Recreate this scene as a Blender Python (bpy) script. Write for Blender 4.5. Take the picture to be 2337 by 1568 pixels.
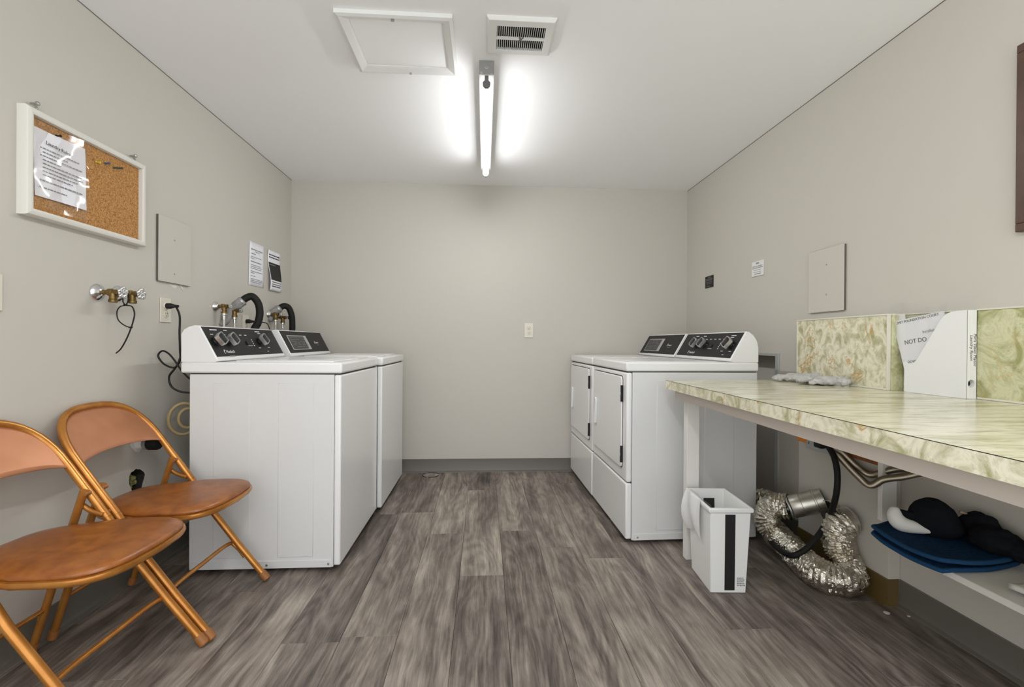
import bpy, bmesh, math, random
from mathutils import Vector, Matrix, noise

for o in list(bpy.data.objects):
    bpy.data.objects.remove(o, do_unlink=True)
S = bpy.context.scene
C = S.collection
PI = math.pi

# ------------------------------------------------------------------ camera
cam_d = bpy.data.cameras.new('camera')
cam = bpy.data.objects.new('camera', cam_d)
C.objects.link(cam)
cam_d.sensor_width = 36.0
cam_d.lens = 36.0 * 1040.0 / 2337.0
cam_d.clip_start = 0.05
YAW, PITCH, ROLL = 0.061146, -0.00269, 0.006933
_f = Vector((math.sin(YAW) * math.cos(PITCH), math.cos(YAW) * math.cos(PITCH), math.sin(PITCH)))
_r = Vector((math.cos(YAW), -math.sin(YAW), 0))
_u = _r.cross(_f)
_r2 = math.cos(ROLL) * _r + math.sin(ROLL) * _u
_u2 = -math.sin(ROLL) * _r + math.cos(ROLL) * _u
cam.matrix_world = Matrix(((_r2.x, _u2.x, -_f.x, 0), (_r2.y, _u2.y, -_f.y, 0), (_r2.z, _u2.z, -_f.z, 1.02), (0, 0, 0, 1)))
S.camera = cam

# ------------------------------------------------------------------ world, exposure
w = bpy.data.worlds.new('world')
S.world = w
w.use_nodes = True
w.node_tree.nodes['Background'].inputs[0].default_value = (0.955, 0.98, 1.0, 1)
w.node_tree.nodes['Background'].inputs[1].default_value = 0.55
S.view_settings.view_transform = 'Standard'
S.view_settings.look = 'None'
S.view_settings.gamma = 1.0
S.view_settings.use_curve_mapping = False
S.view_settings.exposure = 2.1
TUBE_POWER = 19.0        # radiance of the lit ceiling tube in view (lower side; the upper side is dimmed to spare the ceiling)
FILL_TUBE_POWER = 29.0       # radiance of the unseen tube added as fill at the near end

# ------------------------------------------------------------------ room dimensions
XL, XR, YB, YF, ZC = -1.485, 1.637, 3.602, -0.5, 2.2555

# ------------------------------------------------------------------ material helpers
def mat(name):
    m = bpy.data.materials.new(name)
    m.use_nodes = True
    return m, m.node_tree.nodes, m.node_tree.links, m.node_tree.nodes['Principled BSDF']

def plain(name, col, rough=0.5, metal=0.0, bump=None, spec=None, var=None, coat=0.0):
    m, n, l, b = mat(name)
    b.inputs['Base Color'].default_value = (*col, 1)
    b.inputs['Roughness'].default_value = rough
    b.inputs['Metallic'].default_value = metal
    if coat:
        b.inputs['Coat Weight'].default_value = coat
        b.inputs['Coat Roughness'].default_value = 0.15
    if spec is not None:
        b.inputs['Specular IOR Level'].default_value = spec
    if bump or var:
        tc = n.new('ShaderNodeTexCoord')
    if bump:
        sc, st, dist = bump
        nt = n.new('ShaderNodeTexNoise'); nt.inputs['Scale'].default_value = sc; nt.inputs['Detail'].default_value = 4
        bp = n.new('ShaderNodeBump'); bp.inputs['Strength'].default_value = st; bp.inputs['Distance'].default_value = dist
        l.new(tc.outputs['Object'], nt.inputs['Vector']); l.new(nt.outputs['Fac'], bp.inputs['Height']); l.new(bp.outputs['Normal'], b.inputs['Normal'])
    if var:
        sc, c2 = var
        nt = n.new('ShaderNodeTexNoise'); nt.inputs['Scale'].default_value = sc; nt.inputs['Detail'].default_value = 6
        cr = n.new('ShaderNodeValToRGB')
        cr.color_ramp.elements[0].position = 0.35; cr.color_ramp.elements[1].position = 0.65
        cr.color_ramp.elements[0].color = (*col, 1); cr.color_ramp.elements[1].color = (*c2, 1)
        l.new(tc.outputs['Object'], nt.inputs['Vector']); l.new(nt.outputs['Fac'], cr.inputs['Fac']); l.new(cr.outputs['Color'], b.inputs['Base Color'])
    return m

def emis(name, col, power):
    m, n, l, b = mat(name)
    b.inputs['Base Color'].default_value = (0.9, 0.9, 0.9, 1)
    b.inputs['Emission Color'].default_value = (*col, 1)
    b.inputs['Emission Strength'].default_value = power
    return m

def ramp(n, stops):
    cr = n.new('ShaderNodeValToRGB')
    e = cr.color_ramp.elements
    while len(e) < len(stops):
        e.new(0.5)
    for k, (p, c) in enumerate(stops):
        e[k].position = p; e[k].color = (*c, 1)
    return cr

def plank_material():
    m, n, l, b = mat('grey_oak_vinyl')
    tc = n.new('ShaderNodeTexCoord'); oi = n.new('ShaderNodeObjectInfo')
    mul = n.new('ShaderNodeVectorMath'); mul.operation = 'MULTIPLY_ADD'
    cmb = n.new('ShaderNodeCombineXYZ')
    m1 = n.new('ShaderNodeMath'); m1.operation = 'MULTIPLY'; m1.inputs[1].default_value = 37.0
    m2 = n.new('ShaderNodeMath'); m2.operation = 'MULTIPLY'; m2.inputs[1].default_value = 91.0
    l.new(oi.outputs['Random'], m1.inputs[0]); l.new(oi.outputs['Random'], m2.inputs[0])
    l.new(m1.outputs[0], cmb.inputs[0]); l.new(m2.outputs[0], cmb.inputs[1]); l.new(m1.outputs[0], cmb.inputs[2])
    mul.inputs[1].default_value = (1, 1, 1)
    l.new(tc.outputs['Object'], mul.inputs[0]); l.new(cmb.outputs[0], mul.inputs[2])
    def nz(scale, vec, detail=5, rough=0.6, dist=0.0):
        mp = n.new('ShaderNodeMapping'); mp.inputs['Scale'].default_value = vec
        t = n.new('ShaderNodeTexNoise'); t.inputs['Scale'].default_value = scale; t.inputs['Detail'].default_value = detail
        t.inputs['Roughness'].default_value = rough; t.inputs['Distortion'].default_value = dist
        l.new(mul.outputs[0], mp.inputs['Vector']); l.new(mp.outputs[0], t.inputs['Vector'])
        return t
    def mathn(op, a, bb):
        q = n.new('ShaderNodeMath'); q.operation = op
        for k, x in enumerate((a, bb)):
            if isinstance(x, (int, float)): q.inputs[k].default_value = x
            else: l.new(x, q.inputs[k])
        return q.outputs[0]
    # bend the grain sideways so that the figure wanders along the board
    bend = nz(1.0, (7.0, 2.2, 1), 2, 0.5)
    sh = n.new('ShaderNodeCombineXYZ')
    l.new(mathn('MULTIPLY', mathn('SUBTRACT', bend.outputs['Fac'], 0.5), 0.055), sh.inputs[0])
    mul2 = n.new('ShaderNodeVectorMath'); mul2.operation = 'ADD'
    l.new(mul.outputs[0], mul2.inputs[0]); l.new(sh.outputs[0], mul2.inputs[1])
    mul = mul2
    broad = nz(1.0, (10.0, 1.5, 1), 4, 0.6, 0.4)
    streak = nz(1.0, (34.0, 1.9, 1), 8, 0.72, 0.3)
    fine = nz(1.0, (150.0, 5.0, 1), 8, 0.75, 0.0)
    blot = nz(1.0, (16.0, 7.0, 1), 5, 0.6, 0.5)
    # cathedral figure: bands of a smooth field
    field = nz(1.0, (6.5, 1.1, 1), 1, 0.4)
    rings = mathn('PINGPONG', mathn('MULTIPLY', field.outputs['Fac'], 26.0), 1.0)
    t = mathn('MULTIPLY', broad.outputs['Fac'], 0.42)
    t = mathn('ADD', t, mathn('MULTIPLY', streak.outputs['Fac'], 0.40))
    t = mathn('ADD', t, mathn('MULTIPLY', fine.outputs['Fac'], 0.30))
    t = mathn('ADD', t, mathn('MULTIPLY', blot.outputs['Fac'], 0.20))
    t = mathn('ADD', t, mathn('MULTIPLY', rings, 0.055))
    t = mathn('ADD', t, mathn('MULTIPLY', mathn('SUBTRACT', oi.outputs['Random'], 0.5), 0.09))
    t = mathn('SUBTRACT', t, 0.175)
    cr = ramp(n, [(0.35, (0.052, 0.041, 0.034)), (0.44, (0.115, 0.093, 0.079)), (0.51, (0.188, 0.157, 0.134)), (0.57, (0.265, 0.225, 0.191)), (0.68, (0.42, 0.365, 0.305))])
    l.new(t, cr.inputs['Fac'])
    l.new(cr.outputs['Color'], b.inputs['Base Color'])
    b.inputs['Roughness'].default_value = 0.42
    b.inputs['Specular IOR Level'].default_value = 0.35
    bp = n.new('ShaderNodeBump'); bp.inputs['Strength'].default_value = 0.25; bp.inputs['Distance'].default_value = 0.001
    l.new(fine.outputs['Fac'], bp.inputs['Height']); l.new(bp.outputs['Normal'], b.inputs['Normal'])
    return m

def onyx_material(name, stretch=(1, 1, 1), scale=7.0, dark=0.0, rough=0.25, dist=0.9, vein=1.0):
    m, n, l, b = mat(name)
    tc = n.new('ShaderNodeTexCoord'); mp = n.new('ShaderNodeMapping'); mp.inputs['Scale'].default_value = stretch
    l.new(tc.outputs['Object'], mp.inputs['Vector'])
    def nz(sc, det, ro, di):
        t = n.new('ShaderNodeTexNoise'); t.inputs['Scale'].default_value = sc; t.inputs['Detail'].default_value = det; t.inputs['Roughness'].default_value = ro; t.inputs['Distortion'].default_value = di
        l.new(mp.outputs[0], t.inputs['Vector'])
        return t
    t1 = nz(scale, 9, 0.68, dist)
    k = dark
    lo, hi = Vector((.30, .29, .11)), Vector((.80, .76, .60))
    dk = Vector((.20, .215, .035)); dh = Vector((.60, .60, .36))
    a = lo.lerp(dk, k); z = hi.lerp(dh, k)
    cr = ramp(n, [(0.30, a), (0.42, a.lerp(z, .38)), (0.50, a.lerp(z, .72)), (0.57, z), (0.66, a.lerp(z, .62)), (0.76, z)])
    l.new(t1.outputs['Fac'], cr.inputs['Fac'])
    t2 = nz(scale * 0.30, 6, 0.6, 0.8)
    c2 = ramp(n, [(0.0, (0, 0, 0)), (0.480, (0, 0, 0)), (0.50, (1, 1, 1)), (0.52, (0, 0, 0)), (1.0, (0, 0, 0))])
    l.new(t2.outputs['Fac'], c2.inputs['Fac'])
    t3 = nz(scale * 0.5, 2, 0.5, 0)
    c3 = ramp(n, [(0.50, (0, 0, 0)), (0.60, (vein, vein, vein))])
    l.new(t3.outputs['Fac'], c3.inputs['Fac'])
    mm = n.new('ShaderNodeMath'); mm.operation = 'MULTIPLY'
    l.new(c2.outputs['Color'], mm.inputs[0]); l.new(c3.outputs['Color'], mm.inputs[1])
    mx = n.new('ShaderNodeMix'); mx.data_type = 'RGBA'
    l.new(mm.outputs[0], mx.inputs['Factor']); l.new(cr.outputs['Color'], mx.inputs[6]); mx.inputs[7].default_value = (0.48, 0.26, 0.05, 1)
    l.new(mx.outputs[2], b.inputs['Base Color'])
    b.inputs['Roughness'].default_value = rough
    return m

def cork_material():
    m, n, l, b = mat('cork')
    tc = n.new('ShaderNodeTexCoord')
    t = n.new('ShaderNodeTexNoise'); t.inputs['Scale'].default_value = 170; t.inputs['Detail'].default_value = 5; t.inputs['Roughness'].default_value = 0.8
    l.new(tc.outputs['Object'], t.inputs['Vector'])
    cr = ramp(n, [(0.36, (0.16, 0.065, 0.015)), (0.47, (0.40, 0.19, 0.055)), (0.56, (0.50, 0.26, 0.085)), (0.68, (0.66, 0.40, 0.16))])
    l.new(t.outputs['Fac'], cr.inputs['Fac']); l.new(cr.outputs['Color'], b.inputs['Base Color'])
    b.inputs['Roughness'].default_value = 0.9
    return m

def film_material(name, gloss=0.12, tint=(1, 1, 1), rough=0.06, milk=0.0):
    m, n, l, b = mat(name)
    out = n['Material Output']
    tr = n.new('ShaderNodeBsdfTransparent'); tr.inputs[0].default_value = (*tint, 1)
    gl = n.new('ShaderNodeBsdfGlossy'); gl.inputs['Roughness'].default_value = rough
    lw = n.new('ShaderNodeLayerWeight'); lw.inputs['Blend'].default_value = 0.12
    ad = n.new('ShaderNodeMath'); ad.operation = 'MULTIPLY_ADD'; ad.inputs[1].default_value = 0.5; ad.inputs[2].default_value = gloss; ad.use_clamp = True
    l.new(lw.outputs['Facing'], ad.inputs[0])
    mx = n.new('ShaderNodeMixShader')
    base = tr
    if milk:
        df = n.new('ShaderNodeBsdfDiffuse'); df.inputs[0].default_value = (0.85, 0.85, 0.85, 1)
        m0 = n.new('ShaderNodeMixShader'); m0.inputs[0].default_value = milk
        l.new(tr.outputs[0], m0.inputs[1]); l.new(df.outputs[0], m0.inputs[2]); base = m0
    l.new(ad.outputs[0], mx.inputs[0]); l.new(base.outputs[0], mx.inputs[1]); l.new(gl.outputs[0], mx.inputs[2])
    l.new(mx.outputs[0], out.inputs['Surface'])
    return m

M = dict(
    wall=plain('greige_wall_paint', (0.56, 0.53, 0.472), 0.75, bump=(140, 0.10, 0.002)),
    ceil=plain('white_ceiling_paint', (0.92, 0.918, 0.915), 0.9, bump=(220, 0.12, 0.002)),
    joint=plain('dark_joint_line', (0.16, 0.14, 0.12), 0.9),
    slab=plain('underlay', (0.03, 0.027, 0.025), 0.9),
    plank=plank_material(),
    base=plain('grey_vinyl_base', (0.135, 0.123, 0.105), 0.45),
    base_brown=plain('brown_vinyl_base', (0.125, 0.082, 0.025), 0.45),
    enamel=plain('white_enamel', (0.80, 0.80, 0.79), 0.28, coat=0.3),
    enamel_shade=plain('white_enamel_shaded', (0.68, 0.68, 0.67), 0.42, bump=(400, 0.03, 0.001)),  # same white as the fronts, darkened to put shade on the sides
    seam=plain('seam_shadow_gap', (0.05, 0.05, 0.05), 0.8),
    blackpanel=plain('black_control_panel', (0.016, 0.015, 0.015), 0.5, spec=0.3),
    black=plain('black_plastic', (0.010, 0.010, 0.010), 0.45, spec=0.3),
    rubber=plain('black_rubber', (0.009, 0.009, 0.008), 0.6, spec=0.25),
    print_w=plain('white_print', (0.8, 0.8, 0.8), 0.6),
    print_k=plain('black_print', (0.025, 0.025, 0.03), 0.8),
    print_g=plain('grey_print', (0.22, 0.22, 0.23), 0.8),
    print_mar=plain('marker_ink', (0.07, 0.02, 0.02), 0.8),
    screen=plain('display_glass', (0.02, 0.021, 0.025), 0.12),
    silver=plain('silver_bezel', (0.55, 0.55, 0.55), 0.3, 0.9),
    chrome=plain('chrome', (0.75, 0.75, 0.76), 0.14, 1.0),
    steel=plain('dull_steel', (0.45, 0.45, 0.44), 0.4, 0.9),
    brass=plain('aged_brass', (0.27, 0.18, 0.065), 0.42, 0.85, var=(60, (0.16, 0.105, 0.04))),
    braid=plain('braided_hose', (0.62, 0.60, 0.55), 0.4, 0.5),
    greycoup=plain('grey_coupling', (0.33, 0.32, 0.31), 0.6, var=(90, (0.25, 0.24, 0.23))),
    white=plain('white_plastic', (0.78, 0.78, 0.76), 0.38),
    ivory=plain('ivory_plastic', (0.70, 0.66, 0.56), 0.4),
    paper=plain('paper', (0.84, 0.84, 0.88), 0.85),
    card=plain('white_cardboard', (0.80, 0.80, 0.79), 0.8),
    framew=plain('painted_frame', (0.70, 0.68, 0.62), 0.5),
    whitewood=plain('white_painted_wood', (0.74, 0.72, 0.68), 0.6),
    pinkwood=plain('beige_painted_cleat', (0.62, 0.55, 0.49), 0.6),
    orangewood=plain('orange_brown_wood', (0.30, 0.10, 0.02), 0.6, var=(25, (0.22, 0.07, 0.02))),
    cork=cork_material(),
    gold=plain('gold_painted_steel', (0.53, 0.23, 0.05), 0.27, 0.55, var=(18, (0.42, 0.165, 0.03))),
    tanback=plain('copper_tan_steel', (0.55, 0.245, 0.125), 0.30, 0.4, var=(14, (0.50, 0.215, 0.105))),
    vinyl=plain('brown_vinyl_seat', (0.32, 0.105, 0.018), 0.32, var=(26, (0.21, 0.062, 0.011)), bump=(320, 0.15, 0.001)),
    footcap=plain('brown_rubber_foot', (0.30, 0.115, 0.028), 0.5),
    onyx_top=onyx_material('onyx_laminate_top', (1.0, 6.0, 1), 5.0, 0.0, 0.2, 0.6, 0.2),
    onyx_edge=onyx_material('onyx_laminate_edge', (1, 1, 1), 15.0, 0.0, 0.3, 1.0),
    onyx_a=onyx_material('onyx_laminate_pale', (1, 1, 0.7), 24.0, 0.0, 0.3, 0.7),
    onyx_b=onyx_material('onyx_laminate_deep', (1, 1, 1), 10.0, 0.75, 0.3, 1.2, 0.3),
    cream=plain('cream_trim', (0.70, 0.67, 0.57), 0.4),
    foil=plain('crinkled_foil', (0.74, 0.70, 0.61), 0.22, 1.0, bump=(90, 0.7, 0.008)),
    galv=plain('galvanised_sheet', (0.62, 0.59, 0.53), 0.36, 0.9, var=(20, (0.5, 0.47, 0.41))),
    navy=plain('navy_terry', (0.010, 0.043, 0.105), 0.95, bump=(260, 0.9, 0.004), spec=0.1, var=(120, (0.006, 0.026, 0.066))),
    navyband=plain('navy_terry_band', (0.014, 0.055, 0.13), 0.9, spec=0.1),
    blackcloth=plain('black_cloth', (0.010, 0.011, 0.014), 0.95, spec=0.05, bump=(300, 0.4, 0.002)),
    whitecloth=plain('white_cloth', (0.72, 0.71, 0.68), 0.95, spec=0.05, bump=(200, 0.2, 0.002)),
    tancloth=plain('tan_tape', (0.36, 0.27, 0.16), 0.9),
    glove=plain('grey_glove_cloth', (0.52, 0.51, 0.49), 0.9, bump=(240, 0.3, 0.002), var=(30, (0.40, 0.39, 0.37))),
    film=film_material('clear_sleeve_film', 0.05, (0.97, 0.96, 0.95), 0.12),
    bag=film_material('milky_bag_film', 0.03, (0.95, 0.95, 0.95), 0.25, 0.9),
    clearbag=film_material('clear_bag_film', 0.04, (0.96, 0.96, 0.95), 0.12, 0.06),
    dark=plain('dark_void', (0.02, 0.018, 0.016), 0.95),
    insul=plain('yellow_insulation', (0.30, 0.28, 0.10), 1.0, var=(70, (0.08, 0.075, 0.02))),
    plaster=plain('torn_plaster', (0.72, 0.70, 0.66), 0.9),
    greymetal=plain('grey_painted_metal', (0.42, 0.42, 0.40), 0.45),
    fixgrey=plain('white_fixture_metal', (0.62, 0.62, 0.60), 0.4),
    darkgrey=plain('backlit_lampholder', (0.13, 0.125, 0.12), 0.5),  # backlit shade put into the lampholder colour
    tube=emis('lit_fluorescent_tube', (0.97, 0.985, 1.0), TUBE_POWER),
    fill_tube=emis('added_fill_tube', (0.97, 0.985, 1.0), FILL_TUBE_POWER),
    tube_up=emis('dimmed_tube_top', (0.97, 0.985, 1.0), TUBE_POWER * 0.06),
    armour=plain('armoured_cable', (0.30, 0.255, 0.19), 0.35, 0.9),
    tan_hose=plain('tan_hose', (0.36, 0.27, 0.13), 0.45),
    wood=plain('dark_stained_wood', (0.095, 0.045, 0.025), 0.45, var=(12, (0.06, 0.028, 0.016))),
    violet=plain('muted_print', (0.14, 0.11, 0.13), 0.3),
    pin_y=plain('yellow_pin', (0.65, 0.48, 0.02), 0.3),
    pin_b=plain('blue_pin', (0.03, 0.08, 0.20), 0.3),
    pin_g=plain('green_pin', (0.04, 0.07, 0.05), 0.3),
    orange=plain('orange_connector', (0.75, 0.24, 0.02), 0.5),
    endplate=plain('backlit_end_plate', (0.30, 0.30, 0.29), 0.45, 0.3),  # dark tone stands for the backlit end of the batten
    panel_shade=plain('shaded_panel_edge', (0.12, 0.11, 0.095), 0.8),  # dark tone imitates the shade along the access panel edges
    dust=plain('dust_lint', (0.16, 0.15, 0.14), 1.0),
)

# ------------------------------------------------------------------ geometry helpers
class MB:
    """collects shapes and links them as one mesh object"""
    def __init__(s):
        s.v = []; s.f = []
    def add(s, vs, fs):
        k = len(s.v)
        s.v += [tuple(x) for x in vs]; s.f += [tuple(i + k for i in f) for f in fs]
        return s
    def box(s, x0, x1, y0, y1, z0, z1):
        vs = [(x0, y0, z0), (x1, y0, z0), (x1, y1, z0), (x0, y1, z0), (x0, y0, z1), (x1, y0, z1), (x1, y1, z1), (x0, y1, z1)]
        return s.add(vs, [(0, 3, 2, 1), (4, 5, 6, 7), (0, 1, 5, 4), (1, 2, 6, 5), (2, 3, 7, 6), (3, 0, 4, 7)])
    def prism(s, pts, fn, a0, a1):
        """polygon pts (2d) swept from a0 to a1; fn(p, q, a) gives the 3d point"""
        n = len(pts)
        vs = [fn(p, q, a0) for p, q in pts] + [fn(p, q, a1) for p, q in pts]
        fs = [tuple(range(n))[::-1], tuple(range(n, 2 * n))] + [(i, (i + 1) % n, n + (i + 1) % n, n + i) for i in range(n)]
        return s.add(vs, fs)
    def tube(s, path, r, n=12, closed=False, caps=True):
        P = [Vector(p) for p in path]; m = len(P)
        R = r if isinstance(r, (list, tuple)) else [r] * m
        T = []
        for i in range(m):
            if closed: t = P[(i + 1) % m] - P[i - 1]
            elif i == 0: t = P[1] - P[0]
            elif i == m - 1: t = P[-1] - P[-2]
            else: t = (P[i + 1] - P[i]).normalized() + (P[i] - P[i - 1]).normalized()
            T.append(t.normalized())
        a = T[0].orthogonal().normalized(); rings = []
        for i in range(m):
            a = (a - T[i] * a.dot(T[i])).normalized(); b = T[i].cross(a)
            rings.append([P[i] + (a * math.cos(2 * PI * k / n) + b * math.sin(2 * PI * k / n)) * R[i] for k in range(n)])
        vs = [p for q in rings for p in q]; fs = []
        for i in range(m if closed else m - 1):
            j = (i + 1) % m
            fs += [(i * n + k, i * n + (k + 1) % n, j * n + (k + 1) % n, j * n + k) for k in range(n)]
        if caps and not closed:
            fs += [tuple(range(n))[::-1], tuple(range((m - 1) * n, m * n))]
        return s.add(vs, fs)
    def lathe(s, prof, o, d, n=20):
        """profile of (radius, height along d) turned about the axis through o"""
        o = Vector(o); d = Vector(d).normalized(); a = d.orthogonal().normalized(); b = d.cross(a); m = len(prof)
        vs = []; fs = []
        for r, h in prof:
            vs += [o + d * h + (a * math.cos(2 * PI * k / n) + b * math.sin(2 * PI * k / n)) * max(r, 1e-4) for k in range(n)]
        for i in range(m - 1):
            fs += [(i * n + k, i * n + (k + 1) % n, (i + 1) * n + (k + 1) % n, (i + 1) * n + k) for k in range(n)]
        fs += [tuple(range(n))[::-1], tuple(range((m - 1) * n, m * n))]
        return s.add(vs, fs)
    def grid(s, fn, nu, nv):
        vs = [fn(i / nu, j / nv) for j in range(nv + 1) for i in range(nu + 1)]
        fs = [(j * (nu + 1) + i, j * (nu + 1) + i + 1, (j + 1) * (nu + 1) + i + 1, (j + 1) * (nu + 1) + i) for j in range(nv) for i in range(nu)]
        return s.add(vs, fs)
    def ball(s, c, rx, ry, rz, nu=16, nv=10):
        vs = []; fs = []
        for j in range(nv + 1):
            th = PI * j / nv
            for i in range(nu):
                ph = 2 * PI * i / nu
                vs.append((c[0] + rx * max(math.sin(th), 1e-3) * math.cos(ph), c[1] + ry * max(math.sin(th), 1e-3) * math.sin(ph), c[2] + rz * math.cos(th)))
        for j in range(nv):
            fs += [(j * nu + i, j * nu + (i + 1) % nu, (j + 1) * nu + (i + 1) % nu, (j + 1) * nu + i) for i in range(nu)]
        fs += [tuple(range(nu))[::-1], tuple(range(nv * nu, nv * nu + nu))]
        return s.add(vs, fs)
    def mesh(s, name, smooth=None):
        me = bpy.data.meshes.new(name)
        me.from_pydata(s.v, [], s.f)
        bm = bmesh.new(); bm.from_mesh(me)
        bmesh.ops.recalc_face_normals(bm, faces=bm.faces)
        bm.to_mesh(me); bm.free()
        if smooth:
            me.polygons.foreach_set('use_smooth', [True] * len(me.polygons))
            me.set_sharp_from_angle(angle=smooth)
        return me
    def build(s, name, m, parent=None, bevel=0, seg=2, smooth=0.7, solid=0, remesh=0, sub=0, label=None, kind=None, fold=None):
        me = s.mesh(name, smooth)
        me.materials.append(M[m] if isinstance(m, str) else m)
        o = bpy.data.objects.new(name, me); C.objects.link(o)
        attach(o, parent)
        if solid:
            q = o.modifiers.new('solid', 'SOLIDIFY'); q.thickness = solid; q.offset = 0
        if remesh:
            q = o.modifiers.new('remesh', 'REMESH'); q.mode = 'VOXEL'; q.voxel_size = remesh; q.use_smooth_shade = True
            q = o.modifiers.new('smooth', 'SMOOTH'); q.factor = 0.6; q.iterations = 5
        if fold:
            tx = bpy.data.textures.new('cloth_folds', 'CLOUDS'); tx.noise_scale = fold[0]; tx.noise_depth = 2
            q = o.modifiers.new('folds', 'DISPLACE'); q.texture = tx; q.strength = fold[1]; q.mid_level = 0.55; q.texture_coords = 'GLOBAL'
        if sub:
            q = o.modifiers.new('sub', 'SUBSURF'); q.levels = sub; q.render_levels = sub
        if bevel:
            q = o.modifiers.new('bevel', 'BEVEL'); q.width = bevel; q.segments = seg; q.limit_method = 'ANGLE'; q.angle_limit = 0.6; q.harden_normals = False
        if label: o['label'] = label
        if kind: o['kind'] = kind
        return o

ROOTM = {}
def rootmat(o):
    return ROOTM.get(o.name, Matrix.Identity(4))
def attach(o, parent):
    if parent is not None:
        o.parent = parent
        o.matrix_parent_inverse = rootmat(parent).inverted()
def thing(name, label, cat, loc, group=None):
    o = bpy.data.objects.new(name, None); C.objects.link(o)
    o.empty_display_size = 0.05
    o.location = loc
    ROOTM[o.name] = Matrix.Translation(Vector(loc))
    o['label'] = label; o['category'] = cat
    if group: o['group'] = group
    return o
def tag(o, label, cat, group=None):
    o['label'] = label; o['category'] = cat
    if group: o['group'] = group
    return o
def struct(o):
    o['kind'] = 'structure'
    return o
def text(name, body, size, origin, ux, uy, m, parent, thick=0.0004, align='CENTER', sx=1.0, shear=0.0):
    """flat lettering whose baseline runs along ux and whose letters stand along uy"""
    cu = bpy.data.curves.new(name, 'FONT'); cu.body = body; cu.size = size; cu.extrude = thick / 2; cu.align_x = align; cu.align_y = 'CENTER'; cu.shear = shear; cu.resolution_u = 3
    t = bpy.data.objects.new(name + '_curve', cu); C.objects.link(t)
    dg = bpy.context.evaluated_depsgraph_get()
    me = bpy.data.meshes.new_from_object(t.evaluated_get(dg)); me.name = name
    bpy.data.objects.remove(t, do_unlink=True); bpy.data.curves.remove(cu)
    ux = Vector(ux).normalized(); uy = Vector(uy).normalized(); uz = ux.cross(uy)
    me.transform(Matrix(((ux.x * sx, uy.x, uz.x, origin[0]), (ux.y * sx, uy.y, uz.y, origin[1]), (ux.z * sx, uy.z, uz.z, origin[2]), (0, 0, 0, 1))))
    me.materials.clear(); me.materials.append(M[m])
    o = bpy.data.objects.new(name, me); C.objects.link(o); attach(o, parent)
    return o
def bez(pts, n=8):
    """Catmull-Rom through the points"""
    P = [Vector(p) for p in pts]; out = []
    P = [P[0] * 2 - P[1]] + P + [P[-1] * 2 - P[-2]]
    for i in range(1, len(P) - 2):
        a, b, c, d = P[i - 1], P[i], P[i + 1], P[i + 2]
        for k in range(n):
            t = k / n
            out.append(0.5 * ((2 * b) + (c - a) * t + (2 * a - 5 * b + 4 * c - d) * t * t + (3 * b - a - 3 * c + d) * t ** 3))
    out.append(P[-2])
    return out
def plate(outer, holes, fn, name, m, parent=None, depth=0.0, inner=None):
    """flat sheet with real openings; fn maps 2d to 3d, rims go back by depth"""
    bm = bmesh.new(); edges = []; deep = []
    for loop in [outer] + holes:
        vs = [bm.verts.new(fn(p, q, 0)) for p, q in loop]
        edges += [bm.edges.new((vs[i], vs[(i + 1) % len(vs)])) for i in range(len(vs))]
    bmesh.ops.triangle_fill(bm, edges=edges, use_beauty=True)
    for loop in holes:
        n = len(loop)
        a = [bm.verts.new(fn(p, q, 0)) for p, q in loop]; b = [bm.verts.new(fn(p, q, depth)) for p, q in loop]
        for i in range(n): deep.append(bm.faces.new((a[i], a[(i + 1) % n], b[(i + 1) % n], b[i])))
        deep.append(bm.faces.new(b))
    bmesh.ops.remove_doubles(bm, verts=bm.verts, dist=1e-5)
    if inner:
        for f in deep:
            if f.is_valid: f.material_index = 1
    me = bpy.data.meshes.new(name); bm.to_mesh(me); bm.free()
    me.materials.append(M[m])
    if inner: me.materials.append(M[inner])
    o = bpy.data.objects.new(name, me); C.objects.link(o); attach(o, parent)
    return o
XYZ = lambda p, q, a: (p, q, a)

# ================================================================== THE SETTING
# ---- floor: underlay slab and separate vinyl planks
floor = struct(MB().box(XL - .05, XR + .15, YF - .05, YB + .05, -0.06, -0.006).build('floor', 'slab', smooth=None))
def plank_mesh(wx, ly):
    c = 0.0012; h = 0.006; a, b = wx / 2, ly / 2
    vs = [(-a, -b, -h), (a, -b, -h), (a, b, -h), (-a, b, -h), (-a, -b, -c), (a, -b, -c), (a, b, -c), (-a, b, -c), (-a + c, -b + c, 0), (a - c, -b + c, 0), (a - c, b - c, 0), (-a + c, b - c, 0)]
    fs = [(0, 3, 2, 1), (8, 9, 10, 11)]
    for k in range(4):
        j = (k + 1) % 4
        fs += [(k, j, 4 + j, 4 + k), (4 + k, 4 + j, 8 + j, 8 + k)]
    me = bpy.data.meshes.new('plank'); me.from_pydata(vs, [], fs); me.materials.append(M['plank'])
    return me
PLANKS = {}
random.seed(4)
joint = {-3: 1.60, -1: 1.993, 0: 2.459, 1: 2.25, 2: 2.128, -6: 1.91}
PW, PL = 0.192, 1.15
for k in range(-9, 10):
    x0, x1 = max(XL, 0.092 + PW * k), min(XR, 0.092 + PW * (k + 1))
    if x1 - x0 < 0.01: continue
    y = joint.get(k, 1.0 + (k * 0.431) % 1.15) - 6 * PL
    while y < YB:
        a, b = max(y, YF), min(y + PL, YB)
        y += PL
        if b - a < 0.02: continue
        key = (round(x1 - x0, 3), round(b - a, 3))
        if key not in PLANKS: PLANKS[key] = plank_mesh(x1 - x0 - 0.0008, b - a - 0.0008)
        o = bpy.data.objects.new('plank', PLANKS[key]); C.objects.link(o)
        o.location = ((x0 + x1) / 2, (a + b) / 2, 0)
        o.parent = floor

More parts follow.
